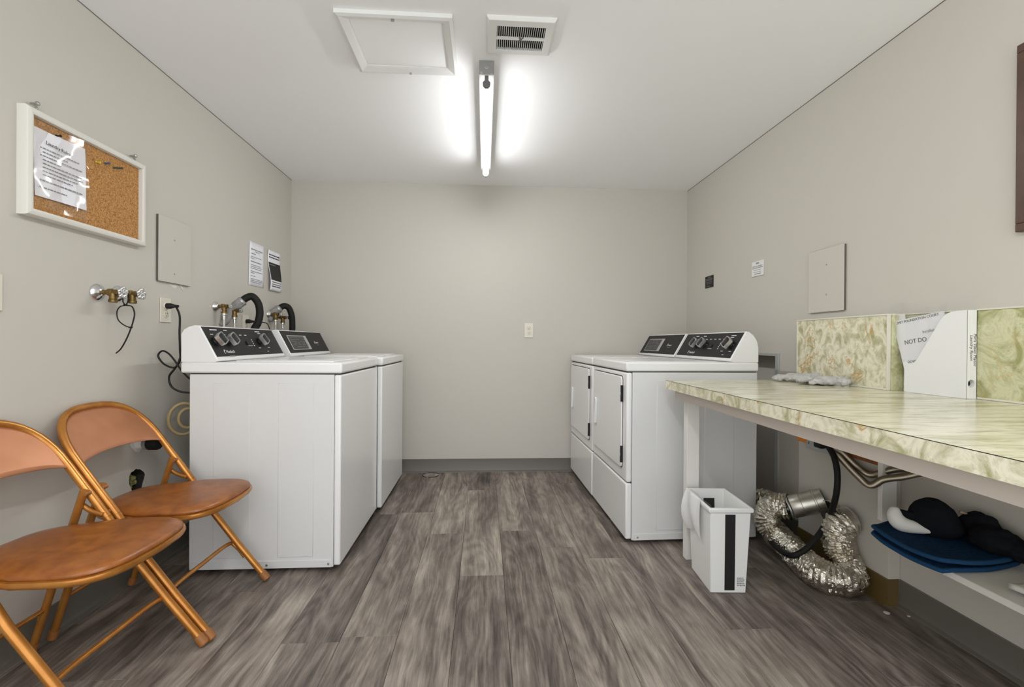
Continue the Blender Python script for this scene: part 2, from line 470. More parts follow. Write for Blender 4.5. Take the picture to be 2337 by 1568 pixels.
# ---- ceiling and walls
struct(MB().box(XL - .05, XR + .15, YF - .05, YB + .05, ZC, ZC + .05).build('ceiling', 'ceil', smooth=None))
random.seed(11)
hole_l = [(2.05 + (0.042 + 0.006 * math.sin(3 * t) + random.uniform(-.003, .003)) * math.cos(t), 0.412 + (0.055 + 0.005 * math.cos(2 * t + 1) + random.uniform(-.003, .003)) * math.sin(t)) for t in [2 * PI * k / 22 for k in range(22)]]
wl = struct(plate([(YF, 0), (YB, 0), (YB, ZC), (YF, ZC)], [hole_l], lambda p, q, a: (XL - a, p, q), 'wall_left', 'wall', depth=0.07, inner='dark'))
struct(MB().box(XL - .05, XR + .15, YB, YB + .05, 0, ZC).build('wall_back', 'wall', smooth=None))
NY0, NY1, NZ0, NZ1 = 2.46, 3.20, 0.10, 0.952
wr = struct(plate([(YF, 0), (YB, 0), (YB, ZC), (YF, ZC)], [[(NY0, NZ0), (NY1, NZ0), (NY1, NZ1), (NY0, NZ1)]], lambda p, q, a: (XR + a, p, q), 'wall_right', 'wall', depth=0.10))
# shallow furred-out section of the right wall behind the counter
CHX, CHY0, CHY1, SPL = 1.588, 1.69, 2.205, 1.142
struct(MB().box(CHX, XR - .0005, CHY0, CHY1, 0, SPL - .004).build('wall_furred', 'wall', bevel=.002))
# casing round the vent recess behind the dryers
cs = MB()
cs.box(XR - .008, XR + .012, NY0 - .03, NY0, NZ0, NZ1 + .018).box(XR - .008, XR + .012, NY0, NY1 + .03, NZ1, NZ1 + .018).box(XR - .008, XR + .012, NY1, NY1 + .03, NZ0, NZ1)
struct(cs.build('trim_1', 'greymetal', bevel=.002))

# hairline joints between the walls and the ceiling
struct(MB().box(XL, XL + .0012, YF, YB, ZC - .0035, ZC).build('trim_2', 'joint', smooth=None))
struct(MB().box(XR - .0012, XR, YF, YB, ZC - .0035, ZC).build('trim_3', 'joint', smooth=None))
# ---- vinyl cove base
BP = [(0, 0), (.026, 0), (.025, .004), (.013, .010), (.006, .024), (.005, .098), (.003, .101), (0, .101)]
struct(MB().prism(BP, lambda p, q, a: (a, YB - p, q), XL, XR).build('baseboard_back', 'base', smooth=0.5))
struct(MB().prism(BP, lambda p, q, a: (XL + p, a, q), YF, YB - .001).build('baseboard_left', 'base', smooth=0.5))
struct(MB().prism(BP, lambda p, q, a: (XR - p, a, q), YF, CHY0 - .002).build('baseboard_right', 'base', smooth=0.5))
struct(MB().prism(BP, lambda p, q, a: (CHX - p, a, q), CHY0 - .004, CHY1).build('baseboard_furred', 'base_brown', smooth=0.5))
struct(MB().prism(BP, lambda p, q, a: (a, CHY0 - p * .4, q), CHX - .004, XR - .007).build('baseboard_return', 'base_brown', smooth=0.5))
struct(MB().prism(BP, lambda p, q, a: (XR - p, a, q), CHY1 + .001, YB - .021).build('baseboard_alcove', 'base', smooth=0.5))

# ---- loose insulation seen in the hole of the left wall
random.seed(5)
ins = MB()
for k in range(16):
    t = random.uniform(0, 2 * PI); r = random.uniform(0, .75)
    ins.ball((XL - random.uniform(.022, .04), 2.052 + .03 * r * math.cos(t), .405 + .034 * r * math.sin(t)), .012, .011, .011, 8, 6)
q = ins.build('insulation_wool', 'insul', smooth=1.5); tag(q, 'yellowish insulation wool inside the ragged hole behind the chair', 'insulation'); q['kind'] = 'stuff'
# peeled paint under the left access panel
pp = MB()
pp.add([(XL + .0008, 2.238, 1.283), (XL + .0008, 2.285, 1.268), (XL + .0008, 2.31, 1.288)], [(0, 1, 2)])
pp.add([(XL + .0008, 2.315, 1.288), (XL + .003, 2.345, 1.262), (XL + .0008, 2.335, 1.289)], [(0, 1, 2)])
pp.build('peeled_paint', 'plaster', wl, smooth=None)

# ================================================================== CEILING FITTINGS
def tube_light(y0, y1, x0, label, m):
    t = thing('ceiling_tube_light', label, 'ceiling light', (x0 + .034, (y0 + y1) / 2, ZC))
    zb = 2.192
    MB().box(x0, x0 + .068, y0, y1, zb, ZC - .0005).build('batten', 'fixgrey', t, bevel=.003)
    MB().box(x0 + .001, x0 + .067, y0 - .0012, y0 - .0002, zb + .001, ZC - .002).build('end_plate', 'endplate', t)
    MB().lathe([(.011, .001), (.011, .0022), (.009, .0028)], (x0 + .034, y0, zb + .036), (0, -1, 0), 16).build('knockout', 'steel', t)
    for (sx) in (.006, .052):
        MB().box(x0 + sx, x0 + sx + .01, y0 - .002, y0, zb + .002, zb + .012).build('end_clip', 'chrome', t)
    for yy, s in ((y0 + .012, 1), (y1 - .012, -1)):
        h = MB()
        prof = [(-.008, zb), (-.009, zb - .02), (-.017, zb - .028), (-.017, zb - .042), (-.009, zb - .052), (.009, zb - .052), (.017, zb - .042), (.017, zb - .028), (.009, zb - .02), (.008, zb)]
        h.prism(prof, lambda p, q, a: (x0 + .034 + p, a, q), yy - .007, yy + .007)
        h.build('lampholder', 'darkgrey', t, bevel=.002)
    tb = MB().lathe([(.010, 0), (.0185, .004), (.0185, y1 - y0 - .046), (.010, y1 - y0 - .042)], (x0 + .034, y0 + .021, zb - .031), (0, 1, 0), 20).build('fluorescent_tube', m, t)
    tb.data.materials.append(M['tube_up'])
    for pl in tb.data.polygons:
        if pl.normal.z > -.12: pl.material_index = 1          # upper side dimmed to soften the glow on the ceiling
    return t
tube_light(2.005, 3.11, -.031, 'lit bare fluorescent tube light on the ceiling between the vent and back wall', 'tube')
tube_light(-.42, 0.69, -.031, 'added fill tube light on the ceiling at the near end, out of view', 'fill_tube')  # fixture added to brighten the room from the camera end

t = thing('attic_hatch', 'white framed square hatch in the ceiling left of the tube light', 'hatch', (-.347, 1.918, ZC))
hx0, hx1, hy0, hy1 = -.567, -.128, 1.730, 2.106
hp = [(0, 0), (0, -.016), (.012, -.020), (.034, -.012), (.042, -.008), (.042, 0)]
for nm, a, b, d in (('x', (hx0, hy0), (hx1, hy0), (0, 1)), ('x', (hx1, hy0), (hx1, hy1), (-1, 0)), ('x', (hx1, hy1), (hx0, hy1), (0, -1)), ('x', (hx0, hy1), (hx0, hy0), (1, 0))):
    A = Vector((*a, ZC)); B = Vector((*b, ZC)); D = Vector((*d, 0)); L = (B - A).normalized()
    vs = [A + D * p + L * p + Vector((0, 0, q - .0004)) for p, q in hp] + [B + D * p - L * p + Vector((0, 0, q - .0004)) for p, q in hp]
    n = len(hp)
    MB().add(vs, [tuple(range(n))[::-1], tuple(range(n, 2 * n))] + [(i, (i + 1) % n, n + (i + 1) % n, n + i) for i in range(n)]).build('frame_rail', 'white', t, smooth=None)
MB().box(hx0 + .043, hx1 - .043, hy0 + .043, hy1 - .043, ZC - .004, ZC - .0004).build('hatch_panel', 'ceil', t)
MB().box(-.36, -.347, 1.748, 1.752, ZC - .026, ZC - .016).build('turn_clip', 'steel', t)
MB().box(-.345, -.335, 2.088, 2.093, ZC - .026, ZC - .016).build('turn_clip', 'steel', t)

t = thing('ceiling_vent', 'white exhaust vent grille on the ceiling beside the hatch', 'vent', (.136, 1.83, ZC))
vx0, vx1, vy0, vy1, gx0, gx1, gy0, gy1 = .002, .270, 1.722, 1.938, .042, .233, 1.762, 1.905
def vz(p, q, a): return (p, q, a)
zt, zb = ZC - .0004, ZC - .016
fr = MB()
o4 = [(vx0, vy0), (vx1, vy0), (vx1, vy1), (vx0, vy1)]; i4 = [(gx0, gy0), (gx1, gy0), (gx1, gy1), (gx0, gy1)]
m4 = [(vx0 + .008, vy0 + .008), (vx1 - .008, vy0 + .008), (vx1 - .008, vy1 - .008), (vx0 + .008, vy1 - .008)]
vs = [(*p, zt) for p in o4] + [(*p, zt - .006) for p in o4] + [(*p, zb) for p in m4] + [(*p, zb) for p in i4] + [(*p, zt) for p in i4]
fs = []
for r in range(4):
    for k in range(4):
        j = (k + 1) % 4
        fs.append((r * 4 + k, r * 4 + j, r * 4 + 4 + j, r * 4 + 4 + k))
fr.add(vs, fs).build('vent_frame', 'white', t, bevel=.0015)
MB().box(gx0, gx1, gy0, gy1, ZC - .003, ZC - .001).build('backing', 'dark', t)
ym = (gy0 + gy1) / 2
MB().box(gx0, gx1, ym - .007, ym + .007, ZC - .015, ZC - .010).build('cross_bar', 'white', t)
nsl = 23; pitch = (gx1 - gx0) / nsl
for row, (ya, yb) in enumerate(((gy0, ym - .007), (ym + .007, gy1))):
    me = MB().prism([(-.0020, -.0005), (-.0004, -.0005), (.0022, .0085), (.0006, .0085)], lambda p, q, a: (p, a, q), ya, yb).mesh('slat')
    me.materials.append(M['white'])
    for k in range(nsl):
        o = bpy.data.objects.new('slat', me); C.objects.link(o)
        o.location = (gx0 + (k + .5) * pitch, 0, ZC - .0145)
        attach(o, t)
dm = MB()
random.seed(8)
for k in range(9):
    dm.ball((gx0 + .098 + random.uniform(-.006, .006), ym + random.uniform(-.016, .016), ZC - .0155), .004, .006, .0015, 8, 5)
dm.build('dust_clump', 'dust', t, kind='stuff')

# ================================================================== LEFT WALL FITTINGS
t = thing('cork_board', 'white framed cork notice board hanging on the left wall', 'notice board', (XL, 1.80, 1.42))
by0, by1, bz0, bz1 = 1.540, 2.054, 1.418, 1.768
FD = .034
fp = [(0, 0), (0, .026), (.004, .032), (.010, FD), (.018, FD), (.023, .031), (.024, .026), (.024, 0)]
cor = [(by0, bz0), (by1, bz0), (by1, bz1), (by0, bz1)]; din = [(1, 1), (-1, 1), (-1, -1), (1, -1)]
for k in range(4):
    j = (k + 1) % 4
    vs = [(XL + q + .0005, cor[k][0] + din[k][0] * p, cor[k][1] + din[k][1] * p) for p, q in fp] + [(XL + q + .0005, cor[j][0] + din[j][0] * p, cor[j][1] + din[j][1] * p) for p, q in fp]
    n = len(fp)
    MB().add(vs, [tuple(range(n))[::-1], tuple(range(n, 2 * n))] + [(i, (i + 1) % n, n + (i + 1) % n, n + i) for i in range(n)]).build('frame_rail', 'framew', t, smooth=0.6)
MB().box(XL + .001, XL + .016, by0 + .023, by1 - .023, bz0 + .023, bz1 - .023).build('cork_sheet', 'cork', t)
CKX = XL + .016
for yy, zz in ((1.585, 1.768), (2.005, 1.768)):
    hk = thing('hook_screw', 'small metal hook screw above the near corner of the cork board' if yy < 1.8 else 'small metal hook screw above the far corner of the cork board', 'screw', (XL, yy, zz + .02), 'hook screws over the cork board')
    MB().lathe([(.0035, 0), (.0035, .018), (.007, .019), (.007, .024), (.003, .026)], (XL + .0005, yy, zz + .022), (1, 0, 0), 10).build('screw_head', 'steel', hk)
    MB().tube(bez([(XL + .006, yy, zz + .022), (XL + .014, yy + .002, zz + .014), (XL + .02, yy, zz + .005), (XL + .012, yy - .002, zz + .003)], 4), .003, 8).build('hook', 'steel', hk)
def pin(yy, zz, m, label, down=0.0):
    pn = thing('push_pin', label, 'push pin', (CKX, yy, zz), 'push pins on the cork board')
    d = Vector((1, .25, down)).normalized()
    MB().lathe([(.0045, 0), (.0042, .002), (.0026, .003), (.0026, .010), (.0046, .0115), (.0046, .0145), (.003, .0155)], Vector((CKX + .0012, yy, zz)), d, 12).build('pin_head', m, pn)
    MB().tube([Vector((CKX - .006, yy, zz)) - d * .0, Vector((CKX + .003, yy, zz)) + d * .0], .0006, 6).build('pin_needle', 'steel', pn)
pin(1.815, 1.690, 'pin_y', 'yellow push pin at the top of the cork board', -.1)
pin(1.858, 1.701, 'pin_b', 'blue push pin at the top of the cork board', .15)
pin(1.898, 1.700, 'pin_g', 'dark push pin nearer the blue one, first of two at the far end', .0)
pin(1.922, 1.707, 'pin_g', 'dark push pin closest to the far top corner of the cork board', .15)

# notice in a clear sleeve
t = thing('rules_notice', 'white laundry rules sheet in a shiny clear sleeve pinned to the cork', 'notice', (CKX, 1.665, 1.49))
def pap(u, v):
    y = 1.567 + .194 * u + .012 * (1 - v); z = 1.490 + .222 * v + .004 * u
    return (CKX + .004 + .004 * math.sin(3 * u + 2 * v) ** 2, y, z)
MB().grid(pap, 10, 10).build('sheet', 'paper', t, smooth=2)
random.seed(3)
def slv(u, v):
    y = 1.563 + .203 * u + .004 * (1 - v); z = 1.452 + .284 * v
    x = CKX + .012 + .006 * math.sin(5.2 * u + 3.4 * v) + .005 * math.sin(9 * u - 7 * v + 1) + .004 * noise.noise(Vector((u * 5, v * 5, 2.0)))
    return (x, y, z)
MB().grid(slv, 40, 40).build('clear_sleeve', 'film', t, smooth=3)
text('heading', 'Laundry Rules', .0165, (CKX + .0098, 1.655, 1.672), (0, 1, -.06), (0, 0, 1), 'print_k', t, sx=.95)
random.seed(9)
def lines(prefix, plane_pt, dy, rows, parent, m='print_k'):
    """rows: (y start, z, width, height) - flat print too small to read"""
    b = MB()
    for y, z, wd, ht in rows:
        x = y
        while x < y + wd - .002:
            ww = min(random.uniform(.006, .016), y + wd - x)
            p = [plane_pt(x, z - ht / 2), plane_pt(x + ww, z - ht / 2), plane_pt(x + ww, z + ht / 2), plane_pt(x, z + ht / 2)]
            b.add(p, [(0, 1, 2, 3)])
            x += ww + random.uniform(.002, .003)
    return b.build('print_lines', m, parent, smooth=None)
rows = [(1.600, 1.652 - .0125 * k, (.135, .09, .15, .07, .145, .150, .13, .11)[k], .0032) for k in range(8)] + [(1.590, 1.545, .16, .004), (1.588, 1.522, .10, .0035)]
lines('n', lambda y, z: (CKX + .0095, y, z), 1, rows, t, 'print_g')
for zz in (1.650, 1.625):
    MB().box(CKX + .0093, CKX + .0097, 1.592, 1.595, zz, zz + .003).build('bullet', 'print_k', t)
pin(1.655, 1.716, 'black', 'black push pin holding the laundry rules sheet', .1)

# access panels
def access_panel(x, sgn, y0, y1, z0, z1, label, sc):
    p = thing('access_panel', label, 'access panel', (x, (y0 + y1) / 2, z0))
    xs = sorted((x + sgn * .0005, x + sgn * .0095)); xf = sorted((x + sgn * .0095, x + sgn * .013))
    MB().box(xs[0], xs[1], y0 + .0005, y1 - .0005, z0 + .0005, z1 - .0005).build('edge_shade', 'panel_shade', p)
    MB().box(xf[0], xf[1], y0, y1, z0, z1).build('panel', 'wall', p, bevel=.001)
    for yy, zz in sc:
        MB().lathe([(.0045, 0), (.004, .0012), (.001, .0016)], (x + sgn * .013, yy, zz), (sgn, 0, 0), 10).build('screw', 'steel', p)
access_panel(XL, 1, 2.158, 2.384, 1.289, 1.591, 'painted access panel on the left wall beyond the cork board', ((2.262, 1.493), (2.262, 1.333)))
access_panel(XR, -1, 1.970, 2.195, 1.176, 1.478, 'painted access panel on the right wall above the backsplash', ((2.074, 1.40), (2.074, 1.258)))

# papers beside the back corner
t = thing('instruction_sheet', 'plain white printed sheet on the left wall above the black hose', 'paper sheet', (XL, 3.066, 1.37))
def pg(u, v): return (XL + .003 + .003 * u * (1 - u), 2.965 + .198 * u + .010 * v, 1.372 + .279 * v)
MB().grid(pg, 6, 6).build('sheet', 'paper', t, smooth=2, solid=.0006)
rows = [(2.99, 1.604, .15, .006), (3.04, 1.592, .06, .004), (2.99, 1.576, .06, .005), (2.985, 1.556, .14, .004), (2.985, 1.545, .05, .004), (2.985, 1.525, .14, .006), (2.985, 1.504, .13, .004), (2.985, 1.493, .15, .004), (2.985, 1.482, .14, .004), (2.985, 1.463, .15, .004), (2.985, 1.452, .05, .004), (2.985, 1.433, .06, .004), (2.985, 1.414, .15, .004), (2.985, 1.404, .15, .004), (2.985, 1.394, .13, .004)]
lines('p', lambda y, z: (XL + .0050, y, z), 1, rows, t, 'print_g')
t = thing('photo_sheet', 'white sheet with a large black photo curling off the left wall', 'paper sheet', (XL, 3.31, 1.37))
def pg2(u, v): return (XL + .012 + .010 * math.sin(v * 5.5 + .4) * (1 - .5 * u), 3.216 + .182 * u + .008 * (1 - v), 1.369 + .276 * v)
MB().grid(pg2, 6, 14).build('sheet', 'paper', t, smooth=2, solid=.0006)
def off(u, v): p = pg2(u, v); return (p[0] + .0012, p[1], p[2])
MB().grid(lambda u, v: off(.04 + .92 * u, .26 + .44 * v), 6, 10).build('photo', 'blackpanel', t, smooth=2)
MB().grid(lambda u, v: (off(.06 + .5 * u, .635 + .02 * v)[0] + .0006, *off(.06 + .5 * u, .635 + .02 * v)[1:]), 4, 2).build('photo_highlight', 'print_g', t, smooth=2)
inv = lambda y, z: off((y - 3.22) / .182, (z - 1.369) / .276)
lines('q', inv, 1, [(3.235, 1.615, .15, .008), (3.235, 1.598, .15, .008), (3.235, 1.427, .15, .005), (3.235, 1.412, .15, .005), (3.235, 1.398, .14, .007)], t)

# outlets
def outlet(o3, ux, nrm, label, cream):
    """duplex outlet plate; o3 centre on the wall, ux along the wall, nrm away from it"""
    ux = Vector(ux); nrm = Vector(nrm); o3 = Vector(o3); up = Vector((0, 0, 1))
    p = thing('wall_outlet', label, 'outlet', o3)
    def bx(b, u0, u1, z0, z1, d0, d1):
        vs = [o3 + ux * u + up * z + nrm * d for d in (d0, d1) for u, z in ((u0, z0), (u1, z0), (u1, z1), (u0, z1))]
        b.add(vs, [(0, 3, 2, 1), (4, 5, 6, 7), (0, 1, 5, 4), (1, 2, 6, 5), (2, 3, 7, 6), (3, 0, 4, 7)])
    b = MB(); bx(b, -.035, .035, -.057, .057, .0004, .006); b.build('cover_plate', cream, p, bevel=.002)
    for s in (-1, 1):
        r = MB(); oc = o3 + up * (s * .0195) + nrm * .006
        r.lathe([(.0172, 0), (.0172, .0015), (.0165, .002)], oc, nrm, 20); f = r.build('receptacle', cream, p)
        sl = MB()
        for u in (-.0063, .0063): bx(sl, u - .0011, u + .0011, s * .0195 + .001, s * .0195 + .009, .0075, .0083)
        sl.lathe([(.0024, 0), (.0024, .0004)], oc + nrm * .0018 - up * .007, nrm, 8)
        sl.build('slots', 'dark', f)
    MB().lathe([(.003, 0), (.0025, .001)], o3 + nrm * .006, nrm, 8).build('screw', 'steel', p)
    return p
outlet((.3535, YB, 1.1155), (1, 0, 0), (0, -1, 0), 'ivory duplex outlet on the middle of the back wall', 'ivory')
outlet((XL, 2.217, 1.158), (0, 1, 0), (1, 0, 0), 'ivory duplex outlet on the left wall with a black plug in it', 'ivory')
outlet((XL, 2.93, 1.120), (0, 1, 0), (1, 0, 0), 'ivory outlet on the left wall half hidden behind the nearer washer', 'ivory')
t = thing('switch_plate', 'pale wall plate on the left wall at the edge of view', 'wall plate', (XL, 1.46, 1.105))
MB().box(XL + .0004, XL + .006, 1.426, 1.496, 1.105, 1.219).build('cover_plate', 'ivory', t, bevel=.002)
MB().box(XL + .006, XL + .013, 1.456, 1.466, 1.152, 1.172).build('toggle', 'ivory', t, bevel=.001)

# ================================================================== WASHERS AND DRYERS
def machine(kind, xf, y0, wd, rot, style, label, group):
    wash = kind == 'washer'
    ca, sa = math.cos(rot), math.sin(rot)
    if wash:
        MP = lambda u, v, z: (xf - u, y0 + v, z)
    else:
        MP = lambda u, v, z: (xf + u * ca - v * sa, y0 + u * sa + v * ca, z)
    c = MP(.34, wd / 2, 0)
    t = thing('top_load_washer' if wash else 'clothes_dryer', label, 'washing machine' if wash else 'dryer', c, group)
    def bx(b, u0, u1, v0, v1, z0, z1):
        vs = [MP(u, v, z) for z in (z0, z1) for u, v in ((u0, v0), (u1, v0), (u1, v1), (u0, v1))]
        return b.add(vs, [(0, 3, 2, 1), (4, 5, 6, 7), (0, 1, 5, 4), (1, 2, 6, 5), (2, 3, 7, 6), (3, 0, 4, 7)])
    ub = .646 if wash else .694
    bx(MB(), .031, ub, .004, wd - .004, .018, .871).build('cabinet', 'enamel_shade', t, bevel=.003)
    for u in (.06, ub - .06):
        for v in (.06, wd - .06):
            MB().lathe([(.018, 0), (.018, .006), (.009, .008), (.009, .02)], MP(u, v, 0.0005), (0, 0, 1), 10).build('levelling_foot', 'black', t)
    # embossed side panels on the near side
    pans = ((.118, .270), (.391, .544)) if wash else ((.158, .313), (.413, .568))
    for a, b_ in pans:
        bx(MB(), a, b_, .0012, .006, .067, .833).build('side_emboss', 'enamel_shade', t, bevel=.0016, seg=1)
    bx(MB(), .040, .634 if wash else .68, .0012, .006, .019, .052).build('base_strip', 'enamel_shade', t, bevel=.001)
    for u in ((.051, .316) if wash else (.062, .40)):
        MB().lathe([(.0055, 0), (.005, .0015), (.002, .002)], MP(u, .0012, .034), Vector(MP(0, 0, 0)) - Vector(MP(0, 1, 0)), 10).build('screw', 'steel', t)
    # shadow gap below the top deck
    bx(MB(), .010, ub - .004, .010, wd - .010, .8705, .877).build('deck_gap', 'seam', t)
    ud = .683 if wash else .700
    dk = bx(MB(), -.004, ud, 0, wd, .8765, .924).build('top_deck', 'enamel', t, bevel=.009, seg=3)
    if wash:
        bx(MB(), 0, .0295, 0, wd, .026, .8700).build('front_panel', 'enamel', t, bevel=.008, seg=3)
        ld = bx(MB(), .045, .47, .035, wd - .035, .9235, .931).build('lid', 'enamel', t, bevel=.005, seg=3)
        bx(MB(), .10, .42, .10, wd - .10, .9308, .9325).build('lid_emboss', 'enamel', ld, bevel=.001)
        bx(MB(), .040, .052, wd * .40, wd * .60, .9235, .927).build('lid_grip', 'enamel_shade', ld, bevel=.001)
    else:
        bx(MB(), 0, .0295, 0, wd, .314, .8700).build('front_panel', 'enamel', t, bevel=.010, seg=3)
        bx(MB(), -.002, .0295, 0, wd, .026, .309).build('lower_panel', 'enamel', t, bevel=.008, seg=3)
        bx(MB(), .012, .03, .012, wd - .012, .306, .317).build('panel_gap', 'seam', t)
        bx(MB(), .05, ud - .19, .03, wd - .03, .9235, .9265).build('deck_emboss', 'enamel', t, bevel=.0015)
        # door
        v0, v1, z0, z1, r = .062, .618, .374, .846, .022
        def rr(v0, v1, z0, z1, r):
            out = []
            for cx, cz, a0 in ((v1 - r, z1 - r, 0), (v0 + r, z1 - r, 90), (v0 + r, z0 + r, 180), (v1 - r, z0 + r, 270)):
                out += [(cx + r * math.cos(math.radians(a0 + k * 18)), cz + r * math.sin(math.radians(a0 + k * 18))) for k in range(6)]
            return out
        MB().prism(rr(v0 - .005, v1 + .005, z0 - .005, z1 + .005, r + .004), lambda p, q, a: MP(a, p, q), -.0012, .004).build('door_gap', 'seam', t)
        dr = MB().prism(rr(v0, v1, z0, z1, r), lambda p, q, a: MP(a, p, q), -.009, .006).build('door', 'enamel', t, bevel=.004, seg=3)
        # pull: raised oval rim with a dark slot
        hv, hz0, hz1 = .548, .520, .676
        ring = [MP(-.014, hv + .016 * math.cos(a), (hz0 + hz1) / 2 + ((hz1 - hz0) / 2 - .016) * (1 if math.sin(a) > 0 else -1) + .016 * math.sin(a)) for a in [2 * PI * (k + .5) / 20 for k in range(20)]]
        MB().tube(ring, .0060, 8, closed=True).build('door_pull', 'enamel', dr, smooth=1.5)
        bx(MB(), -.0105, -.008, hv - .011, hv + .011, hz0 + .012, hz1 - .012).build('pull_slot', 'greymetal', dr)
        bx(MB(), -.0112, -.0100, hv - .008, hv + .004, hz0 + .018, hz1 - .014).build('pull_shadow', 'seam', dr)
        for za in (.716, .402):
            h = MB()
            bx(h, -.0125, .002, v0 - .007, v0 + .003, za, za + .085)
            h.build('hinge', 'black', t, bevel=.001)
            bx(MB(), -.0140, -.0118, v0 - .005, v0 + .001, za + .036, za + .05).build('hinge_pin', 'steel', t)
    # control console
    if wash:
        prof = [(.683, .9235), (.683, 1.045), (.672, 1.066), (.650, 1.079), (.625, 1.085), (.608, 1.083), (.535, .945), (.528, .934), (.530, .928), (.542, .9235)]
        A, B = Vector((.608, 1.083)), Vector((.535, .945))
    else:
        prof = [(.700, .9235), (.700, 1.0), (.692, 1.035), (.672, 1.066), (.648, 1.083), (.632, 1.085), (.550, .943), (.544, .934), (.548, .928), (.562, .9235)]
        A, B = Vector((.632, 1.083)), Vector((.550, .943))
    con = MB().prism(prof, lambda p, q, a: MP(p, a, q), .004, wd - .004).build('console', 'enamel', t, bevel=.003, seg=2)
    d = (B - A); L = d.length; dn = d / L; nn = Vector((dn.y, -dn.x))      # outward: towards the front and up
    def CP(s, v, off=0.0):
        q = A + d * s + nn * off
        return MP(q.x, v, q.y)
    nw = (Vector(CP(.5, .3, 1)) - Vector(CP(.5, .3, 0))).normalized()
    uyw = (Vector(CP(0, .3)) - Vector(CP(1, .3))).normalized()
    uxw = uyw.cross(nw)
    sv = 1 if wash else -1          # reading direction along the width
    def slab(b, s0, s1, v0, v1, o0, o1):
        vs = [CP(s, v, o) for o in (o0, o1) for s, v in ((s0, v0), (s1, v0), (s1, v1), (s0, v1))]
        return b.add(vs, [(0, 3, 2, 1), (4, 5, 6, 7), (0, 1, 5, 4), (1, 2, 6, 5), (2, 3, 7, 6), (3, 0, 4, 7)])
    face = slab(MB(), .03, .985, .013, wd - .013, -.001, .0012).build('control_panel', 'blackpanel', t)
    def knob(s, v, size, ang):
        o = Vector(CP(s, v, .0012))
        k = MB().lathe([(.021, 0), (.022, .003), (.017, .010), (.014, .014), (.014, .020)], o, nw, 20).build('knob', 'black', t)
        e1 = uxw * math.cos(ang) + uyw * math.sin(ang); e2 = nw.cross(e1)
        def sq(h, r):
            out = []
            for cx, cy, a0 in ((1, 1, 0), (-1, 1, 90), (-1, -1, 180), (1, -1, 270)):
                for q in range(4):
                    a = math.radians(a0 + q * 30)
                    out.append(((h - r) * cx + r * math.cos(a), (h - r) * cy + r * math.sin(a)))
            return out
        so, si = sq(size, size * .35), sq(size * .85, size * .33)
        n = len(so)
        P = lambda p, h: o + e1 * p[0] + e2 * p[1] + nw * h
        vs = [P(p, .018) for p in so] + [P(p, .036) for p in so] + [P(p, .036) for p in si] + [P(p, .030) for p in si]
        fs = [tuple(range(n))[::-1]]
        for r in range(3):
            fs += [(r * n + i, r * n + (i + 1) % n, (r + 1) * n + (i + 1) % n, (r + 1) * n + i) for i in range(n)]
        MB().add(vs, fs + [tuple(range(3 * n, 4 * n))]).build('knob_rim', 'silver', k, smooth=0.6)
        MB().add([P(p, .0304) for p in si] + [P((p[0] * .5, p[1] * .5), .0318) for p in si], [tuple(range(n, 2 * n))] + [(i, (i + 1) % n, n + (i + 1) % n, n + i) for i in range(n)]).build('knob_face', 'black', k)
        MB().box(-.001, .001, -.001, .001, 0, .001)
        slab(MB(), s - .02, s + .02, v + sv * .026 - .001, v + sv * .026 + .001, .0012, .0016).build('index_mark', 'print_w', t)
    def marks(lst):
        b = MB()
        for s, v, l_, hgt in lst:
            slab(b, s - hgt / 2, s + hgt / 2, v - l_ / 2, v + l_ / 2, .0012, .0015)
        b.build('panel_print', 'print_w', face, smooth=None)
    vv = (lambda x: x) if wash else (lambda x: wd - x)
    if style == 'knobs':
        ks = (.065, .165, .465) if wash else (.445, .352, .075)
        for i, v in enumerate(ks): knob(.50, v, .027 if i < 2 or wash else .029, .45 * sv)
        pm = []
        if wash: pm += [(.12, .09, .055, .03), (.12, .185, .03, .025), (.12, .49, .05, .03), (.19, .50, .03, .022)]
        else: pm += [(.14, .49, .035, .028), (.14, .40, .035, .028), (.14, .095, .045, .03), (.21, .10, .03, .022)]
        for k in range(7): pm.append((.27, (.06 + k * .048) if wash else (.17 + k * .048), .022, .02))
        for k in range(4): pm.append((.44 + k * .07, .385 if wash else .185, .007, .035))
        pm += [(.66, .345 if wash else .27, .045, .012), (.74, .43 if wash else .13, .022, .02), (.74, .53 if wash else .05, .022, .02), (.88, .50 if wash else .10, .018, .02)]
        marks(pm)
        b = MB(); slab(b, .50, .62, (.315 if wash else .255), (.325 if wash else .265), .0012, .007); b.build('rocker_switch', 'black', t)
        lv, ls = (.135, .84) if wash else (.455, .84)
        lsz = .021
    else:
        dv0, dv1 = (.078, .37) if wash else (.29, .575)
        sc = slab(MB(), .22, .86, dv0, dv1, .0012, .0022).build('display_bezel', 'greymetal', t)
        slab(MB(), .26, .83, dv0 + .010 + (0 if wash else .035), dv1 - .008 - (.040 if wash else 0), .0022, .0030).build('display_screen', 'screen', sc)
        b = MB(); random.seed(21 if wash else 22)
        for r in range(6):
            x = dv0 + .025 + (0 if wash else .035)
            while x < dv1 - .065:
                l_ = random.uniform(.008, .025)
                if random.random() < .75: slab(b, .32 + r * .08, .335 + r * .08, x, x + l_, .0030, .0033)
                x += l_ + .008
        b.build('display_print', 'print_g', sc, smooth=None)
        slab(MB(), .22, .86, *((dv1 - .044, dv1 - .038) if wash else (dv0 + .036, dv0 + .042)), .0022, .0036).build('bezel_ridge', 'silver', sc)
        lv, ls = (.515, .55) if wash else (.155, .55)
        lsz = .016
    lo = CP(ls, lv, .0016)
    text('brand_lettering', 'Huebsch', lsz, lo, uxw, uyw, 'print_w', face, shear=.2, sx=.95)
    sw = MB()
